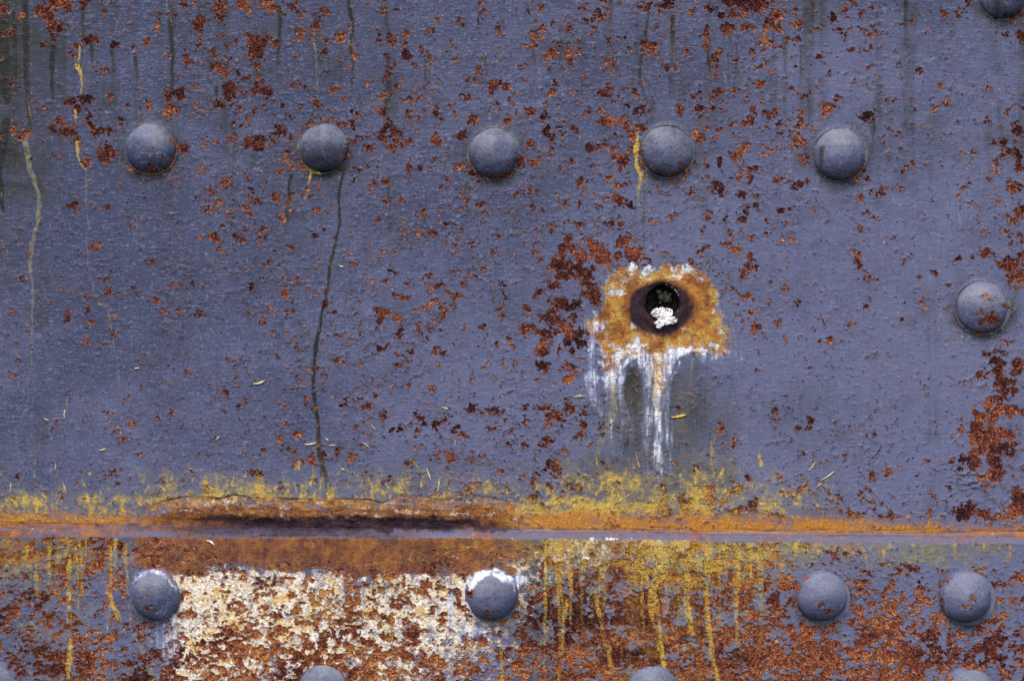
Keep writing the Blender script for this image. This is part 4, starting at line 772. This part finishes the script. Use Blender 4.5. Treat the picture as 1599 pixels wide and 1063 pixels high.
# ------------------------------------------------------------------ rivets
RL = ["rivet head at the left end of the upper row, rust clumps on both sides",
      "second rivet head from the left of the upper row, ringed by cracked lifted paint",
      "middle rivet head of the upper row, red rust along its lower right rim",
      "upper row rivet head above the drain hole, orange stain down its left rim",
      "cleanest smooth rivet head at the right end of the upper row",
      "rivet head near the right edge with a dark brown rust patch on its lower half",
      "dark rivet head cut off by the top right corner of the photo",
      "lower rivet head at the left of the cream crust, speckled white along its top rim",
      "lower rivet head with a bright white lime crescent across its upper left",
      "lower blue grey rivet head left of the orange rust patch, pink scuffs at its centre",
      "lower pink scuffed rivet head near the right edge, right of the orange rust patch",
      "rivet head cut off by the bottom left corner of the photo",
      "rivet head cut off by the bottom edge, under the cream crust",
      "rivet head cut off by the bottom edge, below the brightest yellow run",
      "rivet head cut off by the bottom edge near the right corner"]
for k, (x, y, r) in enumerate(RIVETS):
    base = 0.0 if y < 830 else LEDGE
    k_p = (DIST / S - base - 10) / (DIST / S)       # stands nearer the lens, so sits a touch inwards
    x = CX + (x - CX) * k_p; y = CY + (y - CY) * k_p
    rng2 = np.random.default_rng(300 + k)
    nr, na = 44, 120
    U, A3 = np.meshgrid(np.linspace(0.0, 1.0, nr) ** .8, np.linspace(0, 2 * math.pi, na + 1))
    wob = 1 + .012 * np.sin(2 * A3 + rng2.uniform(0, 6)) + .008 * np.sin(3 * A3 + rng2.uniform(0, 6)) + .006 * np.sin(7 * A3 + rng2.uniform(0, 6))
    rx = r * U * wob
    X = x + rx * np.cos(A3); Yp = y + rx * np.sin(A3)
    hgt = r * rng2.uniform(.50, .64)
    ox, oy = rng2.normal(0, .12, 2)
    Z = hgt * (1 - U ** 1.9) ** .66
    Z = Z + 1.5 * fbm(30, 30, 400 + k, X, Yp, 2) * (1 - U ** 6) + .30 * fbm(6, 6, 430 + k, X, Yp, 2) * (1 - U ** 8)
    rmv = sstep(-.4, 1.2, sample(rust, X, Yp)); lmv = sstep(.5, .8, sample(lime, X, Yp))
    Z = Z + rmv * (-.5 + .5 * fbm(5, 5, 460 + k, X, Yp, 2)) + .6 * lmv * (U < .98)
    Z = Z + base - 1.5 * (U >= .999)
    Z = Z + (X - x) * ox * .25 * (1 - U ** 4) + (Yp - y) * oy * .25 * (1 - U ** 4)
    co = np.stack([(X - CX) * S, -Z * S, (CY - Yp) * S], -1)
    cen = Vector(W(x, y, base))
    co = co.reshape(-1, 3) - np.array(cen)[None]
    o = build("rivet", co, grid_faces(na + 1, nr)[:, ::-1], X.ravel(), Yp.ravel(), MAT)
    o.location = cen
    tag(o, RL[k], "rivet", "rivets holding the plates")
    # ring of built-up, cracked paint at the foot of the head
    B, A4 = np.meshgrid(np.linspace(0, math.pi, 9), np.linspace(0, 2 * math.pi, na + 1))
    th = 1.5 + .9 * fbm(14, 14, 500 + k, 40 * np.cos(A4), 40 * np.sin(A4), 3)
    if k in (1, 0): th = th + 1.2 * np.clip(fbm(9, 9, 520 + k, 40 * np.cos(A4), 40 * np.sin(A4), 2), 0, 1)
    if y > 830: th = th * .12
    th = np.maximum(th, .15)
    cr = r * (1 + .012 * np.sin(2 * A4 + 1)) + 1.2 + np.cos(B) * (1.5 + .5 * th)
    ch = np.sin(B) * th * 1.5 - .6
    X = x + cr * np.cos(A4); Yp = y + cr * np.sin(A4)
    co = np.stack([(X - CX) * S, -(base + ch) * S, (CY - Yp) * S], -1).reshape(-1, 3) - np.array(cen)[None]
    build("paint_collar", co, grid_faces(na + 1, 9), X.ravel(), Yp.ravel(), MAT, o)

# ------------------------------------------------------------------ lime crust and rubble in the hole
def grains(name, pts, mat, seed):
    bm = bmesh.new(); rg = random.Random(seed)
    for (x, y, h, r) in pts:
        v = bmesh.ops.create_icosphere(bm, subdivisions=2, radius=r * S)["verts"]
        sq = [rg.uniform(.75, 1.25) for _ in range(3)]
        c = Vector(W(x, y, h)); p = rg.uniform(0, 9)
        for q in v:
            d = q.co.normalized()
            k = 1 + .16 * math.sin(5 * d.x + p) * math.sin(4 * d.z + p) + .1 * math.sin(9 * d.y + p)
            q.co = Vector((q.co.x * sq[0], q.co.y * sq[1], q.co.z * sq[2])) * k + c
    me = bpy.data.meshes.new(name); bm.to_mesh(me); bm.free()
    for p in me.polygons: p.use_smooth = True
    me.materials.append(mat)
    o = bpy.data.objects.new(name, me); sc.collection.objects.link(o); return o

rg = random.Random(5); pts = []
def cluster(n, x0, x1, y0, y1, h0, h1, r0, r1, fn=None):
    for _ in range(n):
        x, y = rg.uniform(x0, x1), rg.uniform(y0, y1)
        if fn and not fn(x, y): continue
        pts.append((x, y, rg.uniform(h0, h1), rg.uniform(r0, r1)))
ell = lambda cx, cy, a, b: (lambda x, y: ((x - cx) / a) ** 2 + ((y - cy) / b) ** 2 < 1)
cluster(300, 1017, 1052, 480, 498, -5, 3, 1.0, 2.0, ell(1034, 489, 17, 8.5))
cluster(120, 1019, 1040, 482, 496, -3, 4, .7, 1.8, ell(1028, 489, 10, 6))
cluster(170, 1026, 1052, 492, 504, 0, 4, .7, 1.5, ell(1039, 498, 13, 6))
cluster(170, 1022, 1047, 500, 509, .5, 4.5, .8, 1.7, ell(1034, 504.5, 12, 4))
cluster(14, 1025, 1033, 508, 514, .5, 3.5, 1.2, 2.2, ell(1028.5, 510.5, 4, 3)); cluster(16, 1049, 1057, 495, 504, .5, 5, 1.5, 2.6, ell(1053, 499.5, 4, 4))
cluster(12, 1046, 1052, 500, 506, .5, 3, 1.0, 1.8)
pts += [(1027, 489, -3.5, 6.5), (1036, 488, -4, 7), (1043, 490, -3, 5.5), (1032, 493, -1, 5), (1038, 498, 0, 4.5), (1045, 498, .5, 4), (1027, 504, .5, 3.4), (1034, 504, 1, 3.6), (1041, 504, .8, 3.2), (1028.5, 510, .5, 2.4), (1053, 499.5, 1.5, 3.2)]
crust = grains("lime_crust", pts, M_CRUST, 7)
md = crust.modifiers.new('mass', 'REMESH'); md.mode = 'VOXEL'; md.voxel_size = .7 * S; md.use_smooth_shade = True; m2 = crust.modifiers.new('worn', 'SMOOTH'); m2.iterations = 4; m2.factor = .6
tag(crust, "knobbly white lime crust spilling over the lower lip of the drain hole", "lime crust")
pts = []
cluster(26, 1029, 1052, 447, 466, -44, -32, 2.0, 4.5, ell(1036, 459, 8, 6)); cluster(10, 1044, 1050, 455, 465, -46, -36, 2, 4)
pts.append((1037, 462, -50, 8)); pts.append((1046, 466, -50, 7))
lump = grains("rubble_lump", pts, M_RUBBLE, 8)
tag(lump, "grey lump of rubble lodged deep inside the drain hole", "rubble")

# ------------------------------------------------------------------ dry clippings stuck to the plate
def blade(name, x, y, ln, deg, wd, mat, bend=.12, lift=1.2):
    n = 10; vs = []; fs = []
    ca, sa = math.cos(math.radians(deg)), -math.sin(math.radians(deg))
    base = 0.0 if y < 830 else LEDGE
    hb = float(sample(H, x, y)) + base
    for i in range(n + 1):
        t = i / n * 2 - 1
        ww = wd * .5 * max(.12, (1 - abs(t) ** 2.5)) * (1 + .2 * math.sin(4 * t))
        u = t * ln / 2; v = bend * ln * (t * t - .4)
        px, py = x + u * ca - v * sa, y + u * sa + v * ca
        nx, ny = -sa, ca
        h = hb + .7 + lift * (t * t) * .6
        for s_, dh in ((-1, 0), (0, .55), (1, 0), (0, -.35)):
            vs.append(W(px + nx * ww * s_, py + ny * ww * s_, h + dh))
    for i in range(n):
        for q in range(4):
            a_, b_ = i * 4 + q, i * 4 + (q + 1) % 4
            fs.append((a_, b_, b_ + 4, a_ + 4))
    fs.append((0, 1, 2, 3)); fs.append(tuple(n * 4 + q for q in (3, 2, 1, 0)))
    me = bpy.data.meshes.new(name); me.from_pydata(vs, [], fs); me.update()
    for p in me.polygons: p.use_smooth = True
    me.materials.append(mat)
    o = bpy.data.objects.new(name, me); sc.collection.objects.link(o); return o

CL = [
 (1293.5, 742.5, 26, 36, 3.0, 0, "longest pale straw clipping, slanting on open paint, right of the drain hole stain"),
 (1268, 728, 18, 50, 2.8, 0, "short pale straw clipping just left of and above the longest one"),
 (405, 597.5, 21, 16, 4.5, 0, "broad pale clipping lying flat left of the dark streak, in open paint"),
 (1060, 650, 24, 10, 5, 1, "orange leaf scrap beside the white run under the drain hole"),
 (582, 666, 15, -58, 2.2, 0, "thin straw clipping tilted down to the right, right of the dark streak"),
 (572, 695, 15, -38, 1.8, 0, "hair thin straw clipping just below another thin one, right of the dark streak"),
 (532.5, 416, 9, -20, 3.2, 0, "small cream scrap just right of the dark streak, below the second upper rivet"),
 (485, 693, 20, 8, 4, 0, "pale clipping touching the left side of the dark streak near its foot"),
 (510, 686, 8, -35, 2.6, 0, "tiny yellow scrap just right of the dark streak near its foot"),
 (520, 695.5, 11, 0, 2.6, 0, "tiny level scrap right of the dark streak, lowest of the pair there"),
 (535, 732, 8, -35, 2.8, 0, "small cream scrap right of the foot of the dark streak"),
 (695, 637, 11, -22, 3.0, 0, "small pale clipping in open paint left of the rusty patches beside the hole stain"),
 (711, 691, 9, 84, 2.4, 0, "upright tiny straw scrap among red rust flecks"),
 (669, 739, 22, -72, 4.0, 0, "upright greenish clipping above the flaked paint line, its upper end thinner"),
 (685, 757, 22, 84, 3.4, 0, "upright pale clipping in the yellow stain, right of the leaning greenish one"),
 (101, 646, 15, 86, 3.4, 0, "upright olive scrap low on the left of the upper plate"),
 (87, 728, 10, 88, 2.4, 0, "tiny upright straw scrap low on the far left"),
 (17, 760, 16, 85, 3, 0, "pale upright scrap by the left edge just above the yellow stain"),
 (214, 575, 9, 5, 3.2, 0, "small cream scrap left of the broad pale clipping, in open paint"),
 (160, 702, 11, 12, 3.2, 0, "small cream scrap above the left end of the flaked paint line"),
 (1279, 757, 9, 45, 2, 0, "shortest straw scrap below the pair of slanting clippings"),
 (904, 619, 16, 6, 3.2, 0, "dull olive clipping left of the white runs under the hole"),
 (73, 655, 10, -25, 2.2, 0, "tiny slanting scrap right of the olive run on the far left"),
 (340, 684, 9, 40, 2.4, 0, "tiny slanting white scrap in open paint above the yellow stain"),
]
for (x, y, ln, dg, wd, mt, lb) in CL:
    o = blade("leaf_scrap" if mt else "straw_clipping", x, y, ln, dg, wd, M_ORANGE if mt else M_STRAW, bend=random.Random(int(x)).uniform(-.12, .12))
    tag(o, lb, "leaf scrap" if mt else "straw clipping", "dry clippings stuck to the plate")
o = blade("feather_tuft", 331, 844.5, 15, -28, 4.0, M_WHITE, .1, 2.5); tag(o, "tiny white tuft of down caught on the brown rust just under the ledge", "feather tuft")
